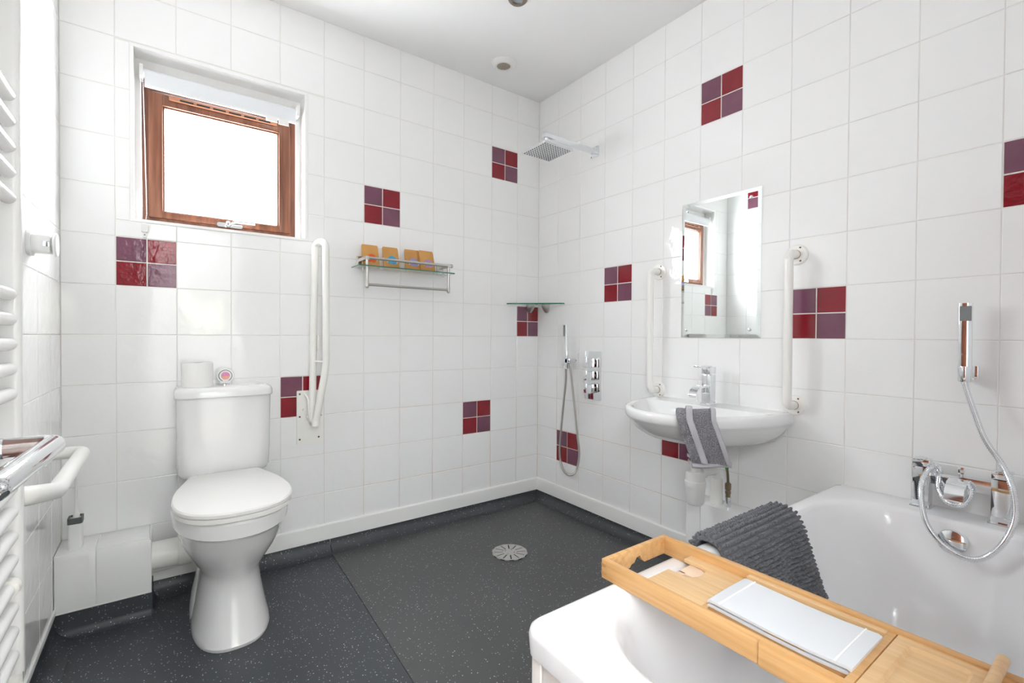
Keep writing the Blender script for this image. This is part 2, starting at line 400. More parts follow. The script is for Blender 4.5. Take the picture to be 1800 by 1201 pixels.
# hallway behind the doorway (what the chrome and the glaze mirror)
HY = -4.3
struct('floor_hallway', box(-4.5, -.6, HY, YF-.1, -.06, 0), mat('brown_carpet', (.55, .50, .44), .95), smooth=False)
struct('ceiling_hallway', box(-4.5, -.6, HY, YF-.1, 2.5, 2.6), M_PLASTER, smooth=False)
struct('wall_hallway', join(box(-4.6, -4.5, HY, YF-.1, 0, 2.6), box(-.6, -.5, HY, YF-.1, 0, 2.6), slab_with_hole(-4.6, -.5, HY-.1, HY, 0, 2.6, -1.95, -1.37, 1.08, 1.62),
                            box(-4.6, XL-.15, YF-.1, YF-.05, 0, 2.6)), M_PLASTER, smooth=False)
RX0, RX1, RY0, RY1 = -4.3, -1.7, -4.22, -3.15  # extent of the added fill panel in the hallway ceiling
fill_frame = struct('fill_panel_frame', join(box(RX0, RX0+.05, RY0, RY1, 2.46, 2.505), box(RX1-.05, RX1, RY0, RY1, 2.46, 2.505), box(RX0+.05, RX1-.05, RY0, RY0+.05, 2.46, 2.505), box(RX0+.05, RX1-.05, RY1-.05, RY1, 2.46, 2.505)), M_REVEAL, smooth=False)
obj('pane', box(RX0+.05, RX1-.05, RY0+.05, RY1-.05, 2.485, 2.495), M_FILLPANEL, fill_frame, smooth=False)  # glowing panel, added to brighten the bathroom through the doorway
QX0, QX1, QZ0, QZ1 = -1.95, -1.37, 1.08, 1.62
win2 = struct('window_2', join(box(QX0, QX0+.03, HY-.08, HY-.02, QZ0, QZ1), box(QX1-.03, QX1, HY-.08, HY-.02, QZ0, QZ1), box(QX0+.03, QX1-.03, HY-.08, HY-.02, QZ0, QZ0+.03), box(QX0+.03, QX1-.03, HY-.08, HY-.02, QZ1-.03, QZ1)), M_FRAME, smooth=False)
obj('pane', box(QX0+.03, QX1-.03, HY-.06, HY-.05, QZ0+.03, QZ1-.03), M_HALLPANE, win2, smooth=False)

# ---------------------------------------------------------------- window
win = struct('window_1', slab_with_hole(-2.126, -1.512, WD, WD+.06, 1.588, 2.205, -2.094, -1.546, 1.618, 2.165), M_FRAME, smooth=False, bevel=.003)
def frame_ring(x0, x1, z0, z1, w, y0, y1): return slab_with_hole(x0, x1, y0, y1, z0, z1, x0+w, x1-w, z0+w, z1-w)
for nm, g in (('sash_stile', box(-2.102, -2.052, WD-.018, WD+.04, 1.610, 2.150)), ('sash_stile', box(-1.590, -1.538, WD-.018, WD+.04, 1.610, 2.150)),
              ('sash_rail', box(-2.053, -1.589, WD-.0175, WD+.04, 1.610, 1.640)), ('sash_rail', box(-2.053, -1.589, WD-.0175, WD+.04, 2.100, 2.150))):
    obj(nm, g, M_FRAME, win, bevel=.005)
for nm, g in (('glazing_bead', box(-2.055, -2.045, WD-.008, WD+.02, 1.636, 2.104)), ('glazing_bead', box(-1.597, -1.587, WD-.008, WD+.02, 1.636, 2.104)),
              ('glazing_bead', box(-2.05, -1.59, WD-.008, WD+.02, 1.636, 1.645)), ('glazing_bead', box(-2.05, -1.59, WD-.008, WD+.02, 2.093, 2.104))):
    obj(nm, g, M_FRAME, win, bevel=.003)
obj('pane', box(-2.05, -1.59, WD+.012, WD+.020, 1.64, 2.10), M_PANE, win, smooth=False)
v = obj('trickle_vent', box(-2.03, -1.60, WD-.030, WD-.015, 2.128, 2.146), mat('vent_brown', (.33, .14, .07), .4), win, bevel=.003)
for i in range(6): obj('vent_slot', box(-1.99+.062*i, -1.94+.062*i, WD-.0315, WD-.028, 2.131, 2.138), M_DARK, v, smooth=False)
h = obj('handle', join(poly_on_wall(rpoly(-1.80, 1.612, .052, .010, .009), 'back', -WD+.014, -WD+.028), lathe([(.013, 0), (.013, -.018), (.008, -.026)], (-1.807, WD-.026, 1.614), 'Y', 18),
    tube(fillet([(-1.807, WD-.048, 1.614), (-1.78, WD-.056, 1.626), (-1.70, WD-.058, 1.627)], .01), .0075, 10)), M_CHROME, win)
obj('lock_button', lathe([(.004, 0), (.004, -.003)], (-1.807, WD-.052, 1.614), 'Y', 12), M_DARK, win)
# white lining of the reveal
for nm, g in (('reveal_lining', box(WX0-.012, WX0, .0, .16, WZ0, WZ1)), ('reveal_lining', box(WX1, WX1+.012, .0, .16, WZ0, WZ1)),
              ('reveal_lining', box(WX0-.012, WX1+.012, -.001, .16, WZ1, WZ1+.012)), ('sill', box(WX0-.012, WX1+.012, -.0035, .16, WZ0-.012, WZ0)),
              ('infill_strip', box(WX0, -2.1255, WD+.002, WD+.05, WZ0, WZ1)), ('infill_strip', box(-1.5125, WX1, WD+.002, WD+.05, WZ0, WZ1)),
              ('infill_strip', box(-2.126, -1.512, WD+.002, WD+.05, 2.205, WZ1)), ('infill_strip', box(-2.126, -1.512, WD+.002, WD+.05, WZ0, 1.589))):
    obj(nm, g, M_REVEAL, win, smooth=False)
struct('wall_outside', box(XL-.15, .15, .17, .19, 0, CEIL), M_PLASTER, smooth=False)

# roller blind
bl = thing('roller_blind', (-1.82, .06, 2.14), 'white roller blind rolled up at the top of the wooden window', 'blind')
obj('roller_tube', lathe([(.017, -.301), (.017, .301)], (-1.817, .055, 2.208), 'X', 24), M_BLIND, bl)
obj('fabric', box(-2.113, -1.522, .034, .0365, 2.150, 2.210), M_BLIND, bl, smooth=False)
obj('bottom_bar', box(-2.113, -1.522, .0315, .0395, 2.143, 2.153), M_PLASTIC, bl, bevel=.002)
for x in (-2.124, -1.512): obj('bracket', box(x-.0065, x+.0065, .03, .10, 2.185, 2.235), M_PLASTIC, bl, bevel=.003)
obj('pull_tab', box(-1.655, -1.605, .030, .0335, 2.126, 2.152), M_PLASTIC, bl, bevel=.001)
obj('pull_tab', box(-1.600, -1.555, .030, .0335, 2.122, 2.152), M_PLASTIC, bl, bevel=.001)
def bead_chain(pts):
    gs = []
    for p in resample([Vector(q) for q in pts], .0062):
        gs.append(lathe([(.0004, -.0022), (.0021, -.0008), (.0021, .0008), (.0004, .0022)], p, 'Z', 6))
    return join(*gs)
obj('bead_chain', bead_chain([(-2.126, .043, 2.20), (-2.124, .015, 1.90), (-2.121, -.010, 1.60), (-2.121, -.010, 1.54)]), M_PLASTIC, bl)
obj('bead_chain', bead_chain([(-2.119, .043, 2.20), (-2.112, .015, 1.90), (-2.106, -.010, 1.60), (-2.113, -.010, 1.54)]), M_PLASTIC, bl)
ct = obj('chain_tidy', join(poly_on_wall(rpoly(-2.113, 1.542, .011, .016, .005), 'back', -.001, .012), poly_on_wall(rpoly(-2.113, 1.522, .006, .018, .004), 'back', -.001, .006)), mat('clear_plastic', (.78, .79, .78), .15), bl)
obj('screw', lathe([(.0022, 0), (.0022, -.0015)], (-2.113, -.0055, 1.515), 'Y', 10), M_DARK, ct)

# ---------------------------------------------------------------- open door with lever handle (edge of frame)
door = struct('door_1', [], M_DOOR) if False else None
dm = Matrix.Translation((-2.135, -2.495, 0)) @ Matrix.Rotation(math.atan2(.757, -.058)-PI/2, 4, 'Z')
door = tag(obj('door_1', xf(box(-.04, 0, 0, .758, .012, 2.0), dm), M_DOOR, None, origin=(0, 0, 0), bevel=.002), kind='structure')
lv = obj('lever_handle', tube(fillet([(-2.185, -1.800, .987), (-2.139, -1.797, .987), (-2.1495, -1.985, .987), (-2.172, -1.987, .987)], .012), .0105, 18), M_CHROME, door)
obj('rose', xf(lathe([(.026, 0), (.026, .006), (.022, .009)], (0, .698, .987), 'X', 28), dm), M_CHROME, door)
obj('thumb_turn', xf(join(lathe([(.020, 0), (.020, .004), (.016, .006)], (0, .698, .88), 'X', 24)), dm), M_CHROME, door)

# ---------------------------------------------------------------- toilet
TX = -1.843
def sec(z, db, df, hw, n=2.2, nb=2.6, N=48, dc=None):
    dc = dc if dc is not None else db+(df-db)*.52; out = []
    for i in range(N):
        a = 2*PI*i/N; c, s = math.cos(a), math.sin(a)
        e = n if s > 0 else nb
        x = math.copysign(abs(c)**(2/e), c)*hw; d = math.copysign(abs(s)**(2/e), s)*((df-dc) if s > 0 else (dc-db))
        out.append((TX+x, -(dc+d), z))
    return out
wc = thing('toilet', (TX, -.4, 0), 'white close-coupled toilet with closed lid beside the tiled boxing', 'toilet')
obj('pan', loft([sec(0, .12, .602, .126, 2.5), sec(0.012, .12, .606, .129, 2.5), sec(0.03, .125, .598, .125, 2.5), sec(0.09, .14, .575, .113, 2.4), sec(0.16, .15, .556, .102, 2.3), sec(0.209, .155, .552, .098),
    sec(0.239, .15, .562, .104), sec(0.285, .14, .600, .128), sec(0.331, .12, .645, .150), sec(0.376, .10, .682, .166), sec(0.416, .09, .702, .175), sec(0.428, .08, .712, .180), sec(0.434, .075, .722, .186),
    sec(0.481, .07, .728, .188), sec(0.49, .075, .722, .184), sec(0.493, .09, .70, .17)]), M_CERAMIC, wc)
obj('foot_flange', loft([sec(.0, .10, .44, .130, 2.8), sec(.04, .10, .43, .129, 2.8), sec(.09, .10, .41, .120, 2.7), sec(.15, .11, .38, .104, 2.6), sec(.20, .12, .36, .094, 2.5)]), M_CERAMIC, wc)
def lidpoly(z, o=0.0):
    out = []; c = .50
    for i in range(33):
        a = PI*i/32; e = 2.45
        cx, sx = math.cos(a), math.sin(a)
        out.append((TX+math.copysign(abs(cx)**(2/e), cx)*(.187-o), -(c+abs(sx)**(2/e)*(.236-o)), z))
    out += [(TX-.183+o, -.44, z), (TX-.172+o, -.37, z), (TX-.128+o, -.20-o, z), (TX-.120+o, -.19-o, z), (TX+.120-o, -.19-o, z), (TX+.128-o, -.20-o, z), (TX+.172-o, -.37, z), (TX+.183-o, -.44, z)]
    return out
obj('seat_ring', loft([lidpoly(0.4925, .006), lidpoly(0.4950, .003), lidpoly(0.5070, .003), lidpoly(0.5100, .006)]), M_SEAT, wc)
obj('lid', loft([lidpoly(0.5115, .004), lidpoly(0.5140, 0), lidpoly(0.5240, 0), lidpoly(0.5290, .004), lidpoly(0.5305, .012)]), M_SEAT, wc)
for s in (-1, 1): obj('hinge', lathe([(.012, -.02), (.012, .02)], (TX+s*.08, -.185, .516), 'X', 14), M_CHROME, wc)
CXT = -1.838
def cis(z, hw, df, o=0):
    pts = rrect(CXT, -(df/2)+.001, hw-o, df/2-o*.5, .045, z, 6, 8)
    out = []
    for x, y, zz in pts:   # bow the front
        if y < -df*.5: y -= .012*(1-((x-CXT)/hw)**2)
        out.append((x, y, zz))
    return out
cn = obj('cistern', loft([cis(.505, .150, .155), cis(.512, .160, .165), cis(.53, .168, .174), cis(.60, .171, .178), cis(.842, .174, .182)]), M_CERAMIC, wc)
obj('cistern_lid', loft([cis(.840, .1785, .190), cis(.844, .1805, .193), cis(.862, .1805, .193), cis(.874, .176, .188), cis(.881, .168, .180), cis(.884, .150, .165)]), M_CERAMIC, wc)
obj('flush_button', lathe([(.0, .8830), (.022, .8830), (.022, .889), (.018, .891), (.0, .891)], (CXT, -.092, 0), 'Z', 28, False, False), M_CHROME, wc)
obj('pan_shelf', loft([rrect(TX, -.12, .10, .10, .03, z) for z in (.36, .50, .508)]), M_CERAMIC, wc)

# things on the cistern
obj_r = thing('toilet_roll', (-1.936, -.105, .884), 'white toilet roll standing upright on the cistern lid', 'toilet roll')
obj('tissue', lathe([(.020, 0), (.055, 0), (.0565, .003), (.0565, .097), (.055, .1), (.020, .1)], (-1.936, -.105, .884), 'Z', 36, False, False), M_PAPER, obj_r)
obj('card_core', lathe([(.0195, .001), (.0195, .0985), (.0205, .0985), (.0205, .001)], (-1.936, -.105, .884), 'Z', 24, False, False), M_CARD, obj_r)
fr = thing('air_freshener', (-1.832, -.058, .884), 'small round white air freshener with pink and peach gel dial on the cistern', 'air freshener')
obj('case', join(lathe([(.0, .016), (.028, .016), (.0345, .010), (.0355, -.004), (.032, -.012), (.0, -.012)], (-1.832, -.062, .922), 'Y', 36, False, False), loft([rrect(-1.832, -.06, .022, .017, .006, z) for z in (.884, .90)])), M_PLASTIC, fr)
obj('inner_ring', lathe([(.026, -.011), (.026, -.0135), (.0235, -.0135), (.0235, -.011)], (-1.832, -.062, .922), 'Y', 32, False, False), M_GREYRIM, fr)
obj('dial', lathe([(.0, -.0145), (.0225, -.0145), (.024, -.0125), (.024, -.011)], (-1.832, -.062, .922), 'Y', 32, False, False), M_PLASTIC, fr)
def halfdisc(r, a0, a1, y0, y1, c): return loft([[(c[0]+r*math.cos(a0+(a1-a0)*i/16), y, c[1]+r*math.sin(a0+(a1-a0)*i/16)) for i in range(17)] for y in (y0, y1)])
obj('gel', halfdisc(.0165, -.1, PI+.1, -.0762, -.0795, (-1.832, .9225)), M_PINK, fr)
obj('gel', halfdisc(.0165, PI+.1, 2*PI-.1, -.0762, -.0795, (-1.832, .9222)), M_PEACH, fr)

# soil pipe and tiled boxing on the left
obj_p = thing('soil_pipe', (-1.98, -.11, .145), 'thick white plastic waste pipe between the boxing and the toilet', 'pipe')
obj('pipe', lathe([(.055, -2.094), (.055, -1.950)], (0, -.105, .205), 'X', 30), M_CREAM, obj_p)
obj('collar', lathe([(.058, -2.005), (.0605, -2.000), (.0605, -1.960), (.058, -1.955)], (0, -.105, .205), 'X', 30), M_CREAM, obj_p)
obj('thin_pipe', tube([(-2.094, -.05, .125), (-2.02, -.05, .127), (-1.985, -.05, .135), (-1.955, -.05, .135)], .011, 12), M_CREAM, obj_p)
bx = thing('pipe_boxing', (-2.23, -.085, .09), 'low white tiled pipe boxing in the corner left of the toilet', 'pipe boxing')
obj('carcass', box(XL+.001, -2.0945, -.166, .001, .088, .2985), M_WGROUT, bx, smooth=False)
def btile(g): obj('tile', g, M_TILE, bx, bevel=.001)
XS = -2.2555
btile(box(XL+.002, XS-.0015, -.170, -.165, .092, .2985)); btile(box(XS+.0015, -2.0920, -.170, -.165, .092, .2985))
btile(box(XL+.002, XS-.0015, -.168, -.002, .2975, .3025)); btile(box(XS+.0015, -2.098, -.168, -.002, .2975, .3025))
btile(box(-2.0955, -2.0905, -.164, -.002, .092, .2985))
obj('edge_trim', box(-2.097, -2.0900, -.1715, -.0, .2965, .3045), M_PLASTIC, bx, bevel=.001)
obj('edge_trim', box(XL+.001, -2.0905, -.1715, -.163, .088, .0935), M_SKIRT, bx, bevel=.001)
br_ = thing('toilet_brush', (-2.318, -.105, .3025), 'white toilet brush in a square holder with dark rim on the boxing', 'toilet brush')
obj('holder', loft([rrect(-2.318, -.105, .020, .026, .008, z) for z in (.3025, .41)]), M_PLASTIC, br_)
obj('rim', join(loft([rrect(-2.318, -.105, .0215, .0275, .009, z) for z in (.396, .417)], True, False), loft([rrect(-2.318, -.105, .0215, .0275, .009, .417), rrect(-2.318, -.105, .016, .022, .006, .418), rrect(-2.318, -.105, .016, .022, .006, .407)], False, True)), M_GREYRIM, br_)
obj('handle', lathe([(.010, .405), (.0095, .428), (.0048, .436), (.0042, .50), (.0042, .60), (.0055, .606), (.0055, .640), (.003, .646)], (-2.316, -.105, 0), 'Z', 14), M_PLASTIC, br_)

# ---------------------------------------------------------------- left wall: rail, holder, towel radiator
gr = thing('cranked_grab_rail', (XL, -.30, .69), 'cream cranked grab rail on the left wall above the toilet brush', 'grab rail')
obj('tube', tube(fillet([(XL-.001, -.315, .700), (XL+.099, -.325, .700), (XL+.104, -.86, .708), (XL+.096, -1.12, .768), (XL-.001, -1.125, .768)], .04, 8), .0205, 18), M_CREAM, gr)
for y, z in ((-.315, .700), (-1.125, .768)): f = obj('flange', lathe([(.038, -.001), (.038, .005), (.03, .009), (.018, .012)], (XL, y, z), 'X', 28), M_CREAM, gr)
th = thing('toilet_roll_holder', (XL, -.52, 1.36), 'white plastic spindle holder on the left wall beside the radiator', 'holder')
obj('wall_plate', poly_on_wall(rpoly(-.52, 1.372, .035, .036, .016), 'left', -.001, .010), M_PLASTIC, th)
obj('spindle', join(lathe([(.016, .009), (.021, .022), (.021, .045), (.016, .052)], (XL, -.52, 1.370), 'X', 24), box(XL+.009, XL+.05, -.545, -.495, 1.345, 1.395)), M_PLASTIC, th, bevel=.003)
obj('end_plate', lathe([(.010, .050), (.034, .056), (.036, .060), (.034, .064), (.010, .060)], (XL, -.52, 1.372), 'X', 28), M_PLASTIC, th)
obj('clip', box(XL+.034, XL+.049, -.5475, -.535, 1.362, 1.378), M_CHROME, th, bevel=.002)
rd = thing('towel_radiator', (XL+.10, -1.51, .49), 'white ladder towel radiator with grouped rungs on the left wall', 'radiator')
for y in (-1.292, -1.742): obj('post', loft([rrect(-2.270, y, .0195, .013, .010, z) for z in (.497, .50, 1.898, 1.90)]), M_RAD, rd)
RZ = [.533+.0425*i for i in range(8)]+[.998+.044*i for i in range(5)]+[1.343+.0447*i for i in range(5)]+[1.698+.045*i for i in range(5)]
for z in RZ: obj('rung', lathe([(.006, -.212), (.0115, -.206), (.0115, .206), (.006, .212)], (-2.266, -1.512, z), 'Y', 14), M_RAD, rd)
for y in (-1.40, -1.64):
    for z in (.72, 1.64): obj('wall_bracket', lathe([(.010, .0005), (.010, .10)], (XL, y, z), 'X', 12), M_RAD, rd)
obj('rung_clip', lathe([(.012, -.012), (.0165, -.009), (.0165, .009), (.012, .012)], (-2.266, -1.322, RZ[3]), 'Y', 16), M_CREAM, rd)
obj('valve', join(lathe([(.016, .0), (.018, .01), (.016, .05), (.012, .055)], (-2.270, -1.292, .442), 'Z', 18), lathe([(.012, .0005), (.012, .101)], (XL, -1.292, .455), 'X', 12)), M_CREAM, rd)

# ---------------------------------------------------------------- hinged drop-down rail beside the toilet
hr = thing('folding_support_rail', (-1.465, 0, .56), 'white folded-up hinged support rail on its wall plate beside the toilet', 'support rail')
pl = obj('wall_plate', poly_on_wall(rpoly(-1.4635, .695, .0625, .133, .005), 'back', -.001, .008), M_CREAM, hr)
for x, z in ((-1.513, .812), (-1.414, .812), (-1.513, .700), (-1.414, .700), (-1.513, .588), (-1.424, .592)):
    obj('screw', lathe([(.0045, -.0075), (.0045, -.0095), (.003, -.0098)], (x, 0, z), 'Y', 12), M_SCREW, pl)
obj('rail', tube(fillet([(-1.463, -.040, .690), (-1.449, -.042, 1.556), (-1.416, -.108, 1.556), (-1.416, -.112, .97), (-1.424, -.108, .90), (-1.458, -.092, .680)], .038, 10), .0165, 18), M_CREAM, hr)
obj('hinge_block', join(box(-1.478, -1.428, -.052, -.004, .675, .720), lathe([(.009, -.034), (.009, .034)], (-1.453, -.03, .70), 'X', 14)), M_CREAM, hr, bevel=.004)
obj('end_cap', lathe([(.0185, .0), (.0185, .03), (.017, .032)], (-1.459, -.092, .664), 'Z', 18), M_CREAM, hr)
obj('release_lever', tube(spline([(-1.490, -.012, .812), (-1.482, -.04, .79), (-1.480, -.05, .74), (-1.474, -.05, .69), (-1.462, -.06, .668)], 6), .005, 10), M_CREAM, hr)
obj('peg', lathe([(.006, -.008), (.006, -.034)], (-1.497, 0, .735), 'Y', 12), M_CREAM, hr)
obj('bridge_pin', tube([(-1.464, -.042, .975), (-1.418, -.110, .972)], .005, 10), M_CREAM, hr)
obj('stop_tab', box(-1.446, -1.438, -.080, -.066, 1.03, 1.10), M_CREAM, hr, bevel=.002)

# ---------------------------------------------------------------- wall shelf with sachets
sh = thing('glass_wall_shelf', (-.97, -.06, 1.36), 'satin steel wall shelf with green-edged glass plate and towel bar', 'shelf')
gl = obj('glass_plate', box(-1.262, -.722, -.135, -.012, 1.452, 1.458), M_GLASS, sh, smooth=False)
obj('glass_edge', join(box(-1.262, -.722, -.1365, -.135, 1.452, 1.458), box(-1.2635, -1.262, -.135, -.012, 1.452, 1.458), box(-.722, -.7205, -.135, -.012, 1.452, 1.458)), M_GLASSEDGE, gl, smooth=False)
for x in (-1.218, -.752):
    obj('wall_block', poly_on_wall(rpoly(x, 1.490, .016, .028, .002), 'back', -.001, .012), M_SATIN, sh, bevel=.001)
    obj('arm', box(x-.009, x+.009, -.128, -.01, 1.487, 1.505), M_SATIN, sh, bevel=.0015)
    obj('hanger', lathe([(.0075, 1.360), (.0075, 1.495)], (x, -.118, 0), 'Z', 14), M_SATIN, sh)
    obj('end_knob', lathe([(.004, 1.343), (.0095, 1.350), (.0095, 1.372), (.0075, 1.376)], (x, -.118, 0), 'Z', 16), M_SATIN, sh)
    obj('glass_stud', lathe([(.005, 1.440), (.006, 1.452), (.005, 1.49)], (x, -.055, 0), 'Z', 12), M_SATIN, sh)
obj('front_rail', lathe([(.008, -.233), (.008, .233), (.010, .236), (.010, .256), (.008, .258)], (-.985, -.118, 1.497), 'X', 16), M_SATIN, sh)
obj('towel_bar', lathe([(.0065, -.233), (.0065, .233)], (-.985, -.118, 1.361), 'X', 14), M_SATIN, sh)
def sachet(x, yaw, col, label, dy=0):
    t = thing('sachet', (x, -.060, 1.458), label, 'sachet', 'kraft sachets on the glass shelf')
    mt = Matrix.Translation((x, -.064-dy, 1.4575)) @ Matrix.Rotation(yaw, 4, 'Z') @ Matrix.Rotation(-.20, 4, 'X')
    rings = []
    for z, th_ in ((0, .007), (.004, .009), (.05, .007), (.095, .0025), (.112, .0015), (.122, .0015)):
        hw = .044; o = .004 if z > .12 else 0
        rings.append([(-hw+o, -th_, z), (0, -th_*1.4, z), (hw-o, -th_, z), (hw-o, th_*.3, z), (0, th_*.3, z), (-hw+o, th_*.3, z)])
    obj('pouch', xf(loft(rings), mt), M_KRAFT, t, auto=50)
    lb = obj('round_label', xf(lathe([(.0, -.0122), (.0255, -.0106), (.0255, -.0085)], (.004, 0, .045), 'Y', 28, False, False), mt), mat('label_ink', col, .5, var=.12), t)
    obj('label_print', xf(join(*[box(-.011+.004, .011+.004, -.0130, -.0118, .040+.006*i, .0425+.006*i) for i in range(3)]), mt), mat('label_print_ink', tuple(c*.45 for c in col), .6), lb, smooth=False)
    obj('white_sticker', xf(box(-.025, .033, -.0092, -.0084, .033, .047), mt), M_PAPER, t, smooth=False)
sachet(-1.178, 0, (.74, .13, .03), 'brown kraft sachet with orange round label on the glass shelf')
sachet(-1.067, 0, (.02, .36, .66), 'brown kraft sachet with blue round label on the glass shelf')
sachet(-.942, 0, (.36, .32, .66), 'brown kraft sachet with periwinkle round label on the glass shelf')
sachet(-.862, .05, (.52, .33, .56), 'brown kraft sachet with lilac round label at the end of the glass shelf', .016)

# corner shelf
cs = thing('corner_glass_shelf', (-.1, -.1, 1.29), 'green-edged triangular glass corner shelf on two steel clamps', 'corner shelf')
g2 = obj('glass_plate', plate([(.0, .0), (-.262, .0), (-.266, -.022), (-.022, -.266), (.0, -.262)], 1.3075, 1.3145), M_GLASS, cs, smooth=False)
obj('glass_edge', loft([[(-.262, .0, z), (-.266, -.022, z), (-.022, -.266, z), (.0, -.262, z), (.0, -.2635, z), (-.0225, -.2675, z), (-.2675, -.0225, z), (-.2635, .0, z)] for z in (1.3075, 1.3145)]), M_GLASSEDGE, g2, smooth=False)
for wl, u in (('back', -.074), ('right', -.090)):
    rings = []
    for z, d, w in ((1.319, .034, .022), (1.306, .042, .030), (1.294, .039, .029), (1.276, .028, .023), (1.258, .010, .013)):
        rr_ = []
        for i in range(13):
            a = PI*i/12; uu_, dd = u+w*math.cos(a), d*math.sin(a)
            rr_.append((uu_, -dd+.001, z) if wl == 'back' else (-dd+.001, uu_, z))
        rings.append(rr_)
    obj('clamp', loft(rings), M_SATIN, cs)

# ---------------------------------------------------------------- shower
hd = thing('rain_shower_head', (-.30, -.52, 2.08), 'square chrome rain shower head on a straight wall arm', 'shower head')
obj('flange', box(-.009, .001, -.552, -.492, 2.157, 2.217), M_CHROME, hd, bevel=.002)
obj('arm', box(-.40, -.005, -.536, -.508, 2.175, 2.200), M_CHROME, hd, bevel=.002)
obj('swivel', lathe([(.011, 2.105), (.014, 2.120), (.010, 2.14), (.010, 2.178)], (-.382, -.552, 0), 'Z', 18), M_CHROME, hd) if False else None
obj('swivel', lathe([(.012, 2.108), (.015, 2.128), (.010, 2.145), (.010, 2.178)], (-.375, -.522, 0), 'Z', 18), M_CHROME, hd)
hp = obj('head_plate', box(-.475, -.275, -.668, -.464, 2.090, 2.104), M_CHROME, hd, bevel=.0015) if False else obj('head_plate', box(-.472, -.274, -.622, -.424, 2.100, 2.112), mat('head_satin', (.74, .76, .77), .22, .9), hd, bevel=.0015)
me0 = None
for i in range(11):
    for j in range(11):
        n_ = obj('nozzle', lathe([(.0034, 2.0975), (.004, 2.101)], (-.459+.0172*i, -.609+.0172*j, 0), 'Z', 8), M_NOZZLE, hp) if me0 is None else None
        if me0 is None: me0 = n_; continue
        c = me0.copy(); COL.objects.link(c); c.parent = hp; c.location = (.0172*i, .0172*j, 0)
vp = thing('shower_valve', (0, -.52, .73), 'chrome shower valve plate with three square knobs on the right wall', 'shower valve')
obj('plate', poly_on_wall(rpoly(-.5195, .873, .0635, .143, .002), 'right', -.001, .006), M_CHROME, vp, bevel=.001)
for z in (.948, .873, .797):
    k = obj('knob', box(-.062, -.014, -.5195-.026, -.5195+.026, z-.026, z+.026), M_CHROME, vp, bevel=.003)
    obj('collar', lathe([(.016, -.004), (.016, -.015)], (0, -.5195, z), 'X', 20), M_CHROME, k)
    obj('lever', box(-.066, -.060, -.5235, -.5155, z-.003, z+.038 if z > .9 else z+.03), M_CHROME, k, bevel=.001)
hs = thing('shower_handset', (-.05, -.345, .26), 'slim chrome shower handset with hanging hose in the shower corner', 'shower handset')
obj('back_plate', poly_on_wall(rpoly(-.357, .955, .036, .045, .003), 'right', -.001, .006), M_PLASTIC, hs)
obj('plate_screw', lathe([(.003, -.0055), (.003, -.0075)], (0, -.380, .955), 'X', 10), M_SCREW, hs)
obj('bracket', join(box(-.075, -.005, -.380, -.352, .942, .966), box(-.075, -.048, -.372, -.332, .942, .966)), M_CHROME, hs, bevel=.002)
obj('handset_body', loft([rrect(-.061, -.348+.0, .010, .011, .004, z, 3, 2) for z in (.905, .93)]+[rrect(-.061+.0, -.348+.006*(t), .011, .013, .004, .94+.235*t, 3, 2) for t in (0, .3, .7, 1)]), M_CHROME, hs)
obj('spray_face', box(-.0735, -.0715, -.351, -.333, 1.105, 1.172), M_NOZZLE, hs)
obj('hose', hose([(-.061, -.348, .905), (-.05, -.335, .82), (-.045, -.312, .70), (-.04, -.282, .50), (-.035, -.268, .36), (-.035, -.295, .275), (-.035, -.355, .248), (-.035, -.415, .285), (-.035, -.442, .39), (-.038, -.425, .53), (-.04, -.396, .73), (-.045, -.374, .88), (-.05, -.366, .945)], .0066), M_SATIN, hs)
# floor drain
dr = thing('floor_drain', (-.632, -.5575, 0), 'round slotted steel drain grate in the wet room floor', 'drain')
dg = []
for i in range(12):
    a0 = 2*PI*i/12; n = 5
    # twelve petals between the slots
    A = [a0+.035+(2*PI/12-.07)*k/n for k in range(n+1)]
    outer = [(-.632+.082*math.cos(a), -.5575+.082*math.sin(a)) for a in A]
    B_ = [a0+.09+(2*PI/12-.18)*k/n for k in range(n+1)]
    inner = [(-.632+.034*math.cos(a), -.5575+.034*math.sin(a)) for a in reversed(B_)]
    dg.append(plate(outer+inner, .0035, .0055))
dg.append(lathe([(.0, .0030), (.0345, .0030), (.0345, .0055), (.0, .0055)], (-.632, -.5575, 0), 'Z', 36, False, False))
dg.append(lathe([(.080, .0030), (.088, .0030), (.088, .0055), (.080, .0055), (.080, .0030)], (-.632, -.5575, 0), 'Z', 60, False, False))
obj('grate', join(*dg), M_STEEL, dr, auto=20)
obj('well', lathe([(.0, .0005), (.0885, .0005), (.0885, .0030), (.0, .0030)], (-.632, -.5575, 0), 'Z', 48, False, False), M_DARK, dr)
for i in range(12):
    a = 2*PI*(i+.5)/12
    obj('rim_tab', xf(box(.083, .0905, -.011, .011, .0006, .0052), Matrix.Translation((-.632, -.5575, 0)) @ Matrix.Rotation(a, 4, 'Z')), M_STEEL, dr, bevel=.001)
for i in range(4):
    a = 2*PI*i/4+.6
    obj('screw', lathe([(.0045, .0050), (.0045, .0075), (.003, .0082)], (-.632+.024*math.cos(a), -.5575+.024*math.sin(a), 0), 'Z', 12), M_CHROME, dr)

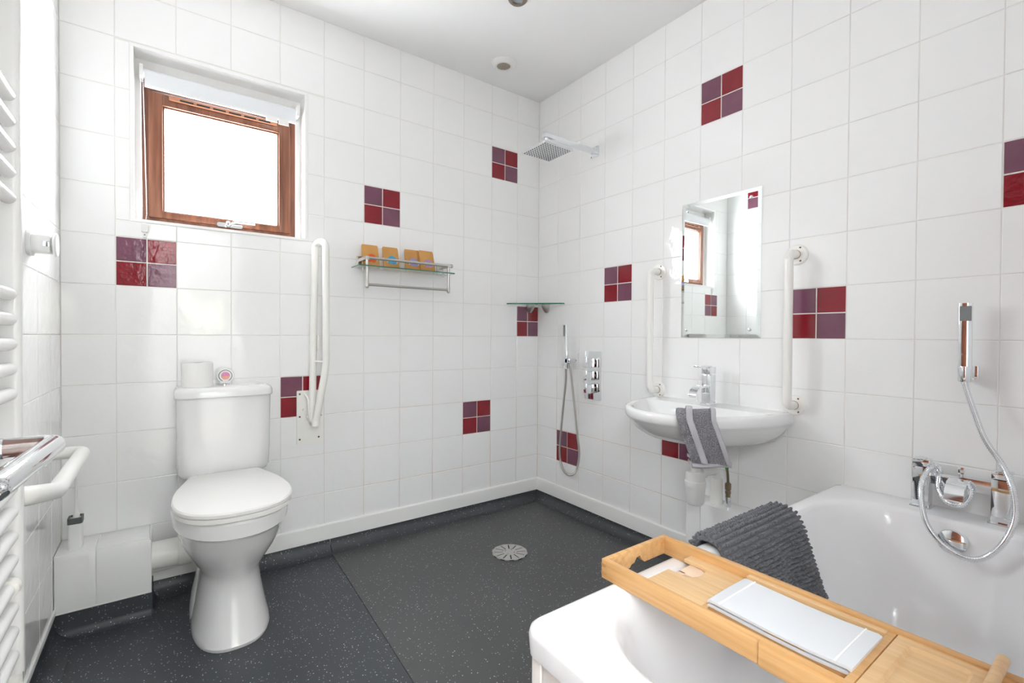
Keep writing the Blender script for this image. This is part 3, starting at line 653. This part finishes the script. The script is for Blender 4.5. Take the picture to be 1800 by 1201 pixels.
# ceiling fittings
ev = thing('extractor_vent', (-.462, -.235, 2.67), 'round white extractor vent with pierced grille in the ceiling', 'vent')
obj('ring', lathe([(.040, 2.681), (.040, 2.660), (.052, 2.658), (.066, 2.668), (.072, 2.681)], (-.462, -.235, 0), 'Z', 40, False, False), M_PLASTIC, ev)
obj('grille', lathe([(.0, 2.665), (.041, 2.665), (.041, 2.679), (.0, 2.679)], (-.462, -.235, 0), 'Z', 32, False, False), M_GRIL, ev)
h0 = None
for i in range(-5, 6):
    for j in range(-5, 6):
        x, y = (i+(j % 2)*.5)*.0080, j*.0070
        if x*x+y*y > .0375**2: continue
        if h0 is None: h0 = obj('hole', lathe([(.0026, 2.6638), (.0026, 2.667)], (-.462+x, -.235+y, 0), 'Z', 6), M_SCREW, ev); hx, hy = x, y
        else:
            c = h0.copy(); COL.objects.link(c); c.parent = ev; c.location = (x-hx, y-hy, 0)
x_, y_ = -.715, -.71
dl = thing('recessed_downlight', (x_, y_, 2.66), 'small brushed nickel recessed downlight in the ceiling', 'downlight')
obj('bezel', lathe([(.022, 2.677), (.024, 2.664), (.036, 2.662), (.045, 2.670), (.046, 2.681)], (x_, y_, 0), 'Z', 40, False, False), M_NICKEL, dl)
obj('lens', lathe([(.0, 2.670), (.0225, 2.671), (.0225, 2.679), (.0, 2.679)], (x_, y_, 0), 'Z', 28, False, False), M_LENS, dl)

# ---------------------------------------------------------------- mirror
mr = thing('wall_mirror', (0, -1.302, 1.102), 'tall frameless mirror above the basin', 'mirror')
Y0, Y1, Z0, Z1 = -1.494, -1.110, 1.102, 1.7455; bv = .016
obj('mirror_glass', ([(.001, Y0, Z0), (.001, Y1, Z0), (.001, Y1, Z1), (.001, Y0, Z1), (-.0035, Y0, Z0), (-.0035, Y1, Z0), (-.0035, Y1, Z1), (-.0035, Y0, Z1),
    (-.0055, Y0+bv, Z0+bv), (-.0055, Y1-bv, Z0+bv), (-.0055, Y1-bv, Z1-bv), (-.0055, Y0+bv, Z1-bv)],
    [(0, 1, 2, 3), (8, 9, 10, 11)]+[(i, (i+1) % 4, 4+(i+1) % 4, 4+i) for i in range(4)]+[(4+i, 4+(i+1) % 4, 8+(i+1) % 4, 8+i) for i in range(4)]), M_MIRROR, mr, smooth=False)
for y in (Y0+.045, Y1-.030):
    for z in (Z0+.036, Z1-.036): obj('screw_cap', lathe([(.007, -.005), (.007, -.008), (.0045, -.012), (.0, -.013)], (0, y, z), 'X', 18, True, False), M_CHROME, mr)

# grab bars either side of the basin
for y, lab in ((-.979, 'white vertical grab bar between the shower valve and the mirror'), (-1.634, 'white vertical grab bar between the mirror and the bath')):
    g = thing('vertical_grab_bar', (0, y, .83), lab, 'grab bar', 'vertical grab bars beside the basin')
    dy = -.0
    obj('tube', tube(fillet([(.001, y, 1.436), (-.072, y, 1.436), (-.072, y, .834), (.001, y, .834)], .05, 9), .0165, 18), M_CREAM, g)
    for z in (1.436, .834):
        f = obj('flange', lathe([(.0415, .001), (.0415, -.005), (.037, -.009), (.020, -.0105)], (0, y, z), 'X', 32), M_CREAM, g)
        obj('collar_line', lathe([(.0175, -.010), (.0182, -.0125), (.0170, -.014)], (0, y, z), 'X', 24), mat('rust_line', (.45, .33, .22), .6), f)
        for a in (PI/2, PI/2+2*PI/3, PI/2+4*PI/3):
            obj('screw', lathe([(.0040, -.0085), (.0040, -.0098)], (0, y+.030*math.cos(a+.5), z+.030*math.sin(a+.5)), 'X', 10), M_SCREW, f)

# ---------------------------------------------------------------- basin
YB = -1.298
bs = thing('wash_basin', (-.2, YB, .65), 'white wall-hung ceramic basin under the mirror', 'basin')
def dring(a, b, z, xb=.001, cx=-.235, N=72, n=2.15):
    out = []
    for i in range(N):
        t = 2*PI*i/N; dx, dy = math.cos(t), math.sin(t)
        lo, hi = 0, 1.2
        for _ in range(30):
            r = (lo+hi)/2; x, y = cx+r*dx, r*dy
            ins = x <= xb and (abs(min(x, 0)/a)**n+abs(y/b)**n <= 1)
            if ins: lo = r
            else: hi = r
        out.append((cx+lo*dx, YB+lo*dy, z))
    return out
def ell(cx, a, b, z, N=72, n=2.2, xmax=None):
    out = []
    for i in range(N):
        t = 2*PI*i/N; c, s = math.cos(t), math.sin(t)
        r = (abs(c/a)**n+abs(s/b)**n)**(-1/n); out.append((cx+r*c, YB+r*s, z))
    return out
obj('bowl', loft([dring(.20, .13, .652, cx=-.10), dring(.30, .20, .656, cx=-.12), dring(.375, .262, .676), dring(.425, .298, .706), dring(.458, .318, .742), dring(.466, .324, .752), dring(.472, .328, .757), dring(.478, .332, .766),
    dring(.480, .333, .788), dring(.476, .330, .797), dring(.468, .324, .801), dring(.458, .314, .8015), dring(.447, .303, .7995, -.118, -.27), dring(.440, .296, .793, -.124, -.27), dring(.425, .28, .765, -.134, -.27), dring(.395, .245, .725, -.155, -.27), dring(.36, .19, .70, -.18, -.27), dring(.32, .10, .692, -.22, -.27)]), M_CERAMIC, bs, auto=45)
obj('waste', lathe([(.0, .6915), (.022, .6915), (.022, .6955), (.018, .697), (.0, .697)], (-.265, YB, 0), 'Z', 24, False, False), M_CHROME, bs)
tp = thing('basin_mixer_tap', (-.076, -1.303, .801), 'square chrome waterfall mixer tap on the basin', 'tap')
ty = -1.303
obj('body', box(-.098, -.054, ty-.021, ty+.021, .803, .935), M_CHROME, tp, bevel=.002)
obj('base', box(-.103, -.049, ty-.026, ty+.026, .8005, .808), M_CHROME, tp, bevel=.001)
obj('head', box(-.100, -.052, ty-.021, ty+.021, .941, .972), M_CHROME, tp, bevel=.002)
obj('neck', lathe([(.014, .930), (.014, .945)], (-.076, ty, 0), 'Z', 16), M_CHROME, tp)
obj('lever', box(-.165, -.078, ty-.019, ty+.019, .972, .978), M_CHROME, tp, bevel=.0015)
sp = [(-.09, .892), (-.13, .893), (-.165, .888), (-.190, .874), (-.203, .852)]
obj('spout', loft([[(x, ty-.019, z), (x, ty+.019, z), (x, ty+.019, z-.009), (x, ty-.019, z-.009)] for x, z in sp]), M_CHROME, tp, auto=60)
# trap and pipes under the basin
tr = thing('bottle_trap', (-.20, -1.325, .385), 'white plastic bottle trap and pipes under the basin', 'trap')
TXx, TYy = -.205, -1.325
obj('tailpiece', lathe([(.030, .615), (.034, .618), (.034, .660)], (TXx, TYy, 0), 'Z', 24), M_PLASTIC, tr)
obj('seal', lathe([(.0335, .602), (.0335, .612)], (TXx, TYy, 0), 'Z', 24), M_BLACKR, tr)
obj('lock_nut', lathe([(.030, .588), (.035, .590), (.035, .602), (.028, .604)], (TXx, TYy, 0), 'Z', 24), M_PLASTIC, tr)
obj('brass_ring', lathe([(.024, .574), (.027, .578), (.027, .588)], (TXx, TYy, 0), 'Z', 24), M_BRASS, tr)
obj('neck', lathe([(.019, .52), (.020, .545), (.030, .560), (.032, .575)], (TXx, TYy, 0), 'Z', 24), M_PLASTIC, tr)
obj('bottle', lathe([(.0, .384), (.030, .386), (.037, .396), (.041, .460), (.042, .462), (.044, .470), (.044, .486), (.040, .490), (.039, .520), (.036, .527), (.019, .529)], (TXx, TYy, 0), 'Z', 32, False, False), M_PLASTIC, tr)
obj('outlet', tube(fillet([(TXx+.02, TYy, .513), (-.12, TYy-.005, .513), (-.062, TYy-.01, .513), (-.062, TYy-.01, .365)], .03), .0185, 18), M_PLASTIC, tr)
obj('outlet_nut', lathe([(.026, .03), (.026, .058)], (TXx, TYy, .513), 'X', 22), M_PLASTIC, tr)
obj('waste_pipe', lathe([(.027, .364), (.027, .47), (.024, .476)], (-.060, TYy-.012, 0), 'Z', 22), M_CREAM, tr)
fp = thing('flexible_tap_connector', (-.06, -1.40, .365), 'braided flexible tap pipe with valve behind the bottle trap', 'pipe')
obj('valve_body', lathe([(.010, .364), (.010, .42), (.012, .422), (.012, .432), (.009, .436), (.013, .440), (.013, .465), (.008, .47)], (-.062, -1.392, 0), 'Z', 12), M_BRASS, fp)
obj('chrome_sleeve', lathe([(.0125, .365), (.0125, .408)], (-.062, -1.392, 0), 'Z', 16), M_CHROME, fp)
obj('braided_hose', hose([(-.062, -1.392, .465), (-.063, -1.388, .52), (-.066, -1.37, .58), (-.07, -1.345, .66)], .0055, .004, .0004), M_BRASS, fp)
obj('green_sleeve', lathe([(.0072, .528), (.0072, .545)], (-.063, -1.386, 0), 'Z', 12), mat('green_sleeve', (.05, .30, .06), .5), fp)
# hand towel over the basin front
tw = thing('hand_towel', (-.47, -1.45, .61), 'folded grey terry hand towel hanging over the basin rim', 'towel')
def cloth_strip(path, width_pts, thick, wob=0.0):
    """path: list of (centre xyz, along-width dir, normal); makes a closed slab"""
    V, F = [], []; n = len(width_pts)
    for top in (1, -1):
        for k, (c, wd, nr) in enumerate(path):
            for j, w in enumerate(width_pts):
                ed = min(1, 8*min(j, n-1-j)/n+.35)
                p = Vector(c)+Vector(wd)*w+Vector(nr)*(top*thick*.5*ed+wob*math.sin(w*38+k*.5)*min(1, k/8))
                V.append(tuple(p))
    m = len(path); o = m*n
    for k in range(m-1):
        for j in range(n-1):
            a, b, c, d = k*n+j, k*n+j+1, (k+1)*n+j+1, (k+1)*n+j
            F.append((a, b, c, d)); F.append((o+a, o+d, o+c, o+b))
    for k in range(m-1):
        F.append((k*n, (k+1)*n, o+(k+1)*n, o+k*n)); F.append((k*n+n-1, o+k*n+n-1, o+(k+1)*n+n-1, (k+1)*n+n-1))
    for j in range(n-1):
        F.append((j, o+j, o+j+1, j+1)); e = (m-1)*n; F.append((e+j, e+j+1, o+e+j+1, o+e+j))
    return V, F
TC = Vector((-.424, -1.462, 0)); tang = math.radians(-66)
tn = Vector((-.80, -.60, 0)).normalized(); twd = Vector((.60, -.80, 0)).normalized()
def tw_path(off=0.0, z_end=.622, inner=-.055, lean=.0):
    pr = [(inner, .762), (inner+.008, .790), (inner+.022, .806+off), (inner+.045, .812+off), (.010+off, .806+off), (.018+off, .785), (.020+off, .750), (.016+off, .71), (.010+off, .67), (.006+off, z_end)]
    P_ = spline([(d, 0, z) for d, z in pr], 4); out = []
    for i, p in enumerate(P_):
        q = P_[min(i+1, len(P_)-1)]-P_[max(i-1, 0)]; n2 = Vector((q.z, 0, -q.x)).normalized()*-1
        drop = max(0, .80-p.z)
        c = TC+tn*p.x+twd*(drop*lean)+Vector((0, 0, p.z)); out.append((c, twd, tn*n2.x+Vector((0, 0, n2.z))))
    return out
def wp(a, b, n=15): return [a+(b-a)*i/(n-1) for i in range(n)]
pth = tw_path(0, .640, lean=.34)
obj('back_layer', cloth_strip(pth, wp(-.066, .070), .016, .002), M_TOWEL, tw, subsurf=1)
obj('front_layer', cloth_strip(tw_path(.014, .632, -.048, lean=.34), wp(-.070, .066), .014, .003), M_TOWEL, tw, subsurf=1)
obj('woven_band', cloth_strip(tw_path(.0275, .634, -.040, lean=.34)[6:], wp(-.036, -.012, 5), .006, .003), M_TOWELB, tw, subsurf=1)
obj('woven_band', cloth_strip(tw_path(.0275, .634, -.040, lean=.34)[6:], wp(.050, .067, 5), .006, .003), M_TOWELB, tw, subsurf=1)
hem = tw_path(.010, .632, -.05, lean=.34)[-1][0]
obj('hem', tube([hem+twd*w+Vector((0, 0, -.004+.006*math.sin(w*30))) for w in wp(-.068, .068, 12)], .011, 10), M_TOWELB, tw)

# tiled ledge under the basin
lg = thing('tiled_ledge', (-.06, -1.5, 0), 'low white tiled ledge along the wall between basin trap and bath', 'ledge')
obj('carcass', box(-.117, .001, -1.79, -1.228, .0, .361), M_WGROUT, lg, smooth=False)
ys = [-1.2255, -1.297, -1.4985, -1.700, -1.79]
for a, b in zip(ys, ys[1:]):
    obj('tile', box(-.121, -.116, b+.0015, a-.0015, .063, .3615), M_TILE, lg, bevel=.001)
    obj('tile', box(-.120, -.002, b+.0015, a-.0015, .360, .365), M_TILE, lg, bevel=.001)
obj('tile', box(-.116, -.002, -1.2285, -1.2235, .063, .3615), M_TILE, lg, bevel=.001)
obj('skirting', box(-.1235, -.115, -1.79, -1.2225, .02, .085), M_SKIRT, lg, bevel=.001)

# ---------------------------------------------------------------- bath
bt = thing('bath', (-.75, -2.12, 0), 'white acrylic bathtub along the front wall below the wall taps', 'bathtub')
BX0, BX1, BY0, BY1 = -1.492, .0005, -2.492, -1.780
def br(z, ix0, ix1, iy0, iy1, r):
    x0, x1, y0, y1 = BX0+ix0, BX1-ix1, BY0+iy0, BY1-iy1
    return rrect((x0+x1)/2, (y0+y1)/2, (x1-x0)/2, (y1-y0)/2, r, z, 10, 10)
obj('tub', loft([br(.500, .010, .0, .004, .010, .03), br(.503, .003, 0, .002, .003, .032), br(.540, 0, 0, 0, 0, .035), br(.551, .003, .0, .003, .003, .034), br(.557, .012, .002, .010, .010, .03), br(.558, .030, .02, .02, .018, .03),
    br(.5575, .066, .118, .045, .040, .17), br(.554, .076, .128, .055, .050, .19), br(.544, .084, .135, .062, .056, .20), br(.50, .098, .142, .070, .064, .20), br(.40, .135, .158, .084, .078, .20), br(.28, .20, .182, .10, .098, .19), br(.20, .27, .215, .125, .122, .17), br(.165, .34, .26, .165, .16, .14), br(.155, .45, .36, .25, .24, .08)], False, True), M_ACRYL, bt, auto=50)
of = obj('overflow_cover', xf(lathe([(.0, .014), (.020, .0135), (.033, .010), (.036, .003), (.036, -.004)], (0, 0, 0), 'Z', 36, False, False), Matrix.Translation((-.146, -2.138, .497)) @ Matrix.Rotation(-PI/2+.14, 4, 'Y')), M_CHROME, bt)
bp = obj('panel', join(box(-1.470, -1.462, -2.488, -1.800, .0, .505), box(-1.462, -.125, -1.812, -1.804, .0, .505)), M_BOARD, bt, smooth=False)
obj('corner_post', box(-1.479, -1.461, -1.822, -1.797, .0, .508), M_BOARD, bp, bevel=.0015)
yy = -1.825
while yy > -2.44: obj('board', box(-1.4775, -1.469, max(yy-.096, -2.49), yy-.002, .0, .506), M_BOARD, bp, bevel=.003); yy -= .098
xx = -1.456
while xx < -.14: obj('board', box(xx, min(xx+.096, -.125), -1.8055, -1.797, .0, .506), M_BOARD, bp, bevel=.003); xx += .098

# bath tap, its hose and handset
bm_ = thing('bath_shower_mixer', (-.05, -2.13, .558), 'square chrome bath mixer with two pillars and waterfall spout', 'bath tap')
for y in (-2.045, -2.228):
    obj('pillar', box(-.072, -.030, y-.021, y+.021, .561, .690), M_CHROME, bm_, bevel=.0015)
    obj('base', box(-.078, -.024, y-.027, y+.027, .5570, .564), M_CHROME, bm_, bevel=.001)
    k = obj('handle', box(-.072, -.030, y-.021, y+.021, .692, .714), M_CHROME, bm_, bevel=.0015)
    obj('lever_tab', box(-.088, -.040, y-.010, y+.010, .714, .719), M_CHROME, k, bevel=.001)
obj('bridge', box(-.066, -.034, -2.210, -2.065, .640, .678), M_CHROME, bm_, bevel=.002)
obj('diverter', join(box(-.056, -.044, -2.145, -2.131, .685, .706), lathe([(.005, .676), (.005, .688)], (-.05, -2.138, 0), 'Z', 10)), M_CHROME, bm_, bevel=.001)
sp2 = [(-.05, .672), (-.085, .674), (-.115, .669), (-.135, .652), (-.145, .625)]
obj('spout', loft([[(x, -2.160, z), (x, -2.116, z), (x, -2.116, z-.008), (x, -2.160, z-.008)] for x, z in sp2]), M_CHROME, bm_, auto=60)
hs2 = thing('bath_handset', (-.05, -2.14, .97), 'square chrome hand shower in its wall hook above the bath', 'shower handset')
obj('wall_hook', join(box(-.03, .001, -2.160, -2.126, .978, 1.018), lathe([(.017, .972), (.019, 1.02)], (-.047, -2.142, 0), 'Z', 20), box(-.052, -.035, -2.172, -2.158, .985, 1.022)), M_CHROME, hs2, bevel=.002)
HR = Matrix.Translation((-.05, -2.142, 0)) @ Matrix.Rotation(.12, 4, 'Z') @ Matrix.Translation((.05, 2.142, 0))
obj('handset_body', xf(loft([rrect(-.05-.006*t, -2.142, .010, .0155, .002, 1.010+.205*t, 2, 2) for t in (0, .05, 1)]), HR), M_CHROME, hs2, bevel=.001)
obj('spray_face', xf(box(-.0680, -.0635, -2.1555, -2.1285, 1.160, 1.205), HR), M_NOZZLE, hs2)
obj('hose', hose([(-.047, -2.142, .978), (-0.0550, -2.1419, 0.9710), (-0.0620, -2.1552, 0.9238), (-0.0850, -2.1928, 0.8114), (-0.1000, -2.2313, 0.7462), (-0.1300, -2.2587, 0.6850), (-0.1550, -2.2672, 0.6133), (-0.1750, -2.2511, 0.5464), (-0.1850, -2.2129, 0.4887), (-0.1870, -2.1662, 0.4746), (-0.1830, -2.1151, 0.5017), (-0.1700, -2.0786, 0.5554), (-0.1400, -2.0625, 0.6311), (-0.1100, -2.0674, 0.6807), (-0.0850, -2.0849, 0.7059), (-0.0600, -2.0895, 0.6813), (-0.0750, -2.0906, 0.6336), (-0.0950, -2.1152, 0.6015), (-0.1000, -2.1486, 0.6017), (-0.0950, -2.1661, 0.6367), (-0.0800, -2.1568, 0.6659), (-.058, -2.150, .650)], .0078, .0060, .0008), M_CHROME, hs2)

# ---------------------------------------------------------------- bath mat draped over the rim
mt_ = thing('bath_mat', (-.70, -1.80, .3), 'dark grey chenille bath mat draped over the bath rim', 'bath mat')
prof = spline([(-1.772, .33), (-1.770, .42), (-1.768, .50), (-1.769, .545), (-1.782, .568), (-1.805, .574), (-1.832, .570), (-1.852, .550), (-1.862, .51), (-1.872, .45), (-1.884, .39), (-1.896, .335)], 6)
prof = resample(prof, .0122)
def mat_pt(u, k, h=0.0):
    """u along x 0..1, k index on the profile, h height above the sheet"""
    p = prof[k]; q = prof[min(k+1, len(prof)-1)]-prof[max(k-1, 0)]
    nrm = Vector((-q.y, q.x)).normalized()
    if nrm.y < 0 and 8 < k < len(prof)*.7: nrm = -nrm
    s = k/(len(prof)-1); inside = max(0, (s-.55)/.45); outside = max(0, (.40-s)/.40)
    x = -.905+.415*u+.05*inside*(u-.2)+.012*math.sin(s*9)
    wv = inside*.012*math.sin(u*17+.6)+outside*.008*math.sin(u*11)
    nx = Vector((0, nrm.x, nrm.y))
    return Vector((x, p.x, p.y))+nx*(h+wv+.004*inside)
# make the normal point away from the bath body consistently
def nsign():
    k = len(prof)//2; q = prof[k+1]-prof[k-1]; n = Vector((-q.y, q.x)); return 1 if n.y > 0 else -1
NS = nsign()
def mat_pt2(u, k, h):
    p = prof[k]; q = prof[min(k+1, len(prof)-1)]-prof[max(k-1, 0)]; nrm = Vector((-q.y, q.x)).normalized()*NS
    s = k/(len(prof)-1); inside = max(0, (s-.58)/.42); outside = max(0, (.36-s)/.36)
    x = -.905+.412*u+.045*inside*(u-.3)
    wv = inside*.013*(1+math.sin(u*15+.6))+outside*.008*(1+math.sin(u*11))
    return Vector((x, p.x, p.y))+Vector((0, nrm.x, nrm.y))*(h+wv)
NU = 34; K = len(prof)
rings = []
V, F = [], []
for h_ in (.008, -.002):
    for k in range(K):
        for j in range(NU+1): V.append(tuple(mat_pt2(j/NU, k, h_)))
o_ = K*(NU+1); n1 = NU+1
for k in range(K-1):
    for j in range(NU):
        a = k*n1+j; F.append((a, a+1, a+n1+1, a+n1)); F.append((o_+a, o_+a+n1, o_+a+n1+1, o_+a+1))
for k in range(K-1):
    a = k*n1; F.append((a, a+n1, o_+a+n1, o_+a)); a += NU; F.append((a, o_+a, o_+a+n1, a+n1))
for j in range(NU):
    F.append((j, o_+j, o_+j+1, j+1)); a = (K-1)*n1+j; F.append((a, a+1, o_+a+1, o_+a))
obj('backing', (V, F), M_MAT, mt_)
def nub(c, ax, r1, r2):
    ax = ax.normalized(); up = Vector((.31, .52, .79)); e1 = (up-ax*up.dot(ax)).normalized(); e2 = ax.cross(e1)
    V = [tuple(c-ax*r1)]; F = []; n = 6
    for h_, rr_ in ((-.55, .83), (.1, 1.0), (.65, .72)):
        for i in range(n):
            a = 2*PI*i/n; V.append(tuple(c+ax*(h_*r1)+(e1*math.cos(a)+e2*math.sin(a))*(rr_*r2)))
    V.append(tuple(c+ax*r1))
    for i in range(n): F.append((0, 1+(i+1) % n, 1+i)); F.append((19, 13+i, 13+(i+1) % n))
    for l in (0, 1):
        for i in range(n):
            j = (i+1) % n; F.append((1+l*n+i, 1+l*n+j, 1+(l+1)*n+j, 1+(l+1)*n+i))
    return V, F
nb = []
rows = list(range(0, K, 1)); NN = 46
for ri, k in enumerate(rows):
    for j in range(NN):
        u = (j+.5+.5*(ri % 2)*.6+random.uniform(-.25, .25))/NN
        if not 0.0 < u < 1.0: continue
        c = mat_pt2(u, k, .010+random.uniform(-.0015, .0015)); c2 = mat_pt2(u, k, .016)
        ax = (c2-c)+Vector((random.uniform(-.004, .004), random.uniform(-.002, .002), random.uniform(-.002, .002)))
        nb.append(nub(c, ax, .0088, .0056))
for e_ in (0.0, 1.0):
    for k in range(0, K):
        c = mat_pt2(e_, k, .003); nb.append(nub(c, mat_pt2(e_+(.02 if e_ else -.02), k, .004)-c, .006, .0045))
tag(obj('chenille_pile', join(*nb), M_MAT, mt_, auto=180), kind='stuff')

# ---------------------------------------------------------------- bamboo bath caddy
cd = thing('bath_caddy', (-1.13, -2.12, .558), 'extending bamboo bath caddy laid across the bath', 'bath caddy')
X0, X1 = -1.245, -1.018; ZB, ZT = .5585, .602; T = .012
def bam(name, g, m=None, b=.0015): return obj(name, g, m or M_BAMBOO, cd, bevel=b)
# far sliding arm
bam('arm_rail', box(X0, X0+T, -2.358, -1.756, ZB, ZT)); bam('arm_rail', box(X1-T, X1, -2.358, -1.756, ZB, ZT))
xm = (X0+X1)/2
ep = [(X0+T, ZT), (X0+T, ZB+.002), (xm-.030, ZB+.002), (xm-.024, ZB+.008), (xm-.014, ZB+.010), (xm-.006, ZB+.020), (xm+.006, ZB+.022), (xm+.012, ZB+.012), (xm+.024, ZB+.002), (X1-T, ZB+.002), (X1-T, ZT)]
bam('end_rail', loft([[(x, y, z) for x, z in ep] for y in (-1.768, -1.756)]), b=.0008)
for dz in (.009, .027): bam('finger_joint', box(X0-.0006, X0+T*.5, -1.769, -1.7555, ZB+dz, ZB+dz+.007), mat('end_grain', (.50, .25, .09), .5), .0003)
# slotted panel of the arm with its U cut-out
bz0, bz1 = .575, .583
pp = [(X0+T, -1.851), (-1.130, -1.851), (-1.130, -1.888), (-1.122, -1.903), (-1.105, -1.911), (-1.085, -1.911), (-1.066, -1.903), (-1.058, -1.888), (-1.058, -1.843), (X1-T, -1.843), (X1-T, -1.985), (X0+T, -1.985)]
bam('arm_panel', plate([(x, y+.0) for x, y in pp], bz0, bz1), M_BAMBOO2, .0006)
bam('glass_slot_panel', join(box(-1.135, -1.118, -1.93, -1.858, bz0-.006, bz0-.001), box(-1.104, -1.050, -1.93, -1.858, bz0-.006, bz0-.001), box(-1.12, -1.10, -1.875, -1.858, bz0-.006, bz0-.001)), mat('pale_bamboo_slot', (.80, .60, .44), .5), .0005)
# centre section
XC0, XC1 = X0-.004, X1+.010
bam('centre_rail', box(XC0, X0+.006, -2.375, -2.110, ZB, ZT-.001)); bam('centre_rail', box(X1+.0005, XC1, -2.425, -1.800, ZB, ZT-.003))
bam('inner_rail', box(X0+T+.0005, X0+T+.010, -2.226, -1.985, bz0-.008, ZT-.006), M_BAMBOO); bam('inner_rail', box(X1-T-.016, X1-T-.0005, -2.226, -1.985, bz0-.008, ZT-.004), M_BAMBOO2)
bam('cross_bar', box(X0+T, X1-T, -1.990, -1.978, bz0-.008, bz1+.001))
bam('cross_bar', box(X0+T, X1-T, -2.238, -2.226, bz0-.008, ZT-.004))
for i in range(4): obj('wire', tube([(X0+T, -2.02-.055*i, bz0-.003), (X1-T, -2.02-.055*i, bz0-.003)], .002, 8), M_CHROME, cd)
# solid tray with a routed recess
rz = ZT-.004
outer = rpoly(xm, -2.298, (X1-X0)/2-T, .058, .002, 5); inner_ = rpoly(xm+.003, -2.298, (X1-X0)/2-T-.022, .040, .012, 5)
def ringz(poly, z): return [(x, y, z) for x, y in poly]
obj('tray', loft([ringz(outer, rz-.014), ringz(outer, rz), ringz(inner_, rz), ringz(rpoly(xm+.003, -2.298, (X1-X0)/2-T-.027, .035, .010, 5), rz-.005)], True, True), M_BAMBOO2, cd, auto=25)
obj('dowel', lathe([(.006, -.110), (.008, -.106), (.008, .118), (.006, .122)], (xm+.01, -2.362, ZT+.010), 'X', 16), M_BAMBOO2, cd)
bam('end_rail', box(X0+T, X1-T, -2.482, -2.470, ZB, ZT)); bam('arm_rail', box(X0+.001, X0+T-.001, -2.482, -2.36, ZB, ZT-.002)); bam('arm_rail', box(X1-T+.001, X1-.001, -2.482, -2.36, ZB, ZT-.002))
bam('arm_panel', box(X0+T, X1-T, -2.470, -2.375, bz0, bz1), M_BAMBOO2)
# folded pale cover on the book rest
bk_ = thing('book_rest_cover', (-1.135, -2.11, .585), 'pale grey folded cloth cover lying on the caddy book rest', 'cloth')
rg = []
for y, z in ((-1.990, .600), (-1.994, .603), (-2.05, .6015), (-2.11, .600), (-2.17, .6005), (-2.222, .604), (-2.228, .602)):
    rg.append([(-1.203, y, z), (-1.135, y, z+.0012), (-1.067, y, z), (-1.067, y, z-.005), (-1.135, y, z-.005), (-1.203, y, z-.005)])
obj('top_fold', loft(rg), M_CLOTH, bk_, auto=60)
obj('under_fold', loft([[(x, y, z-.009) for x, y, z in r] for r in [[(a[0]*.999-.0006, a[1], a[2]) for a in q] for q in rg]]), M_CLOTH, bk_, auto=60)
for y in (-2.014, -2.205): obj('stitched_hem', box(-1.2025, -1.0675, y-.0012, y+.0012, .6005, .6045), M_PAPER, bk_, smooth=False)
obj('rest_board', box(-1.200, -1.070, -2.225, -1.992, bz0+.002, .5915), M_BAMBOO, bk_, bevel=.001)
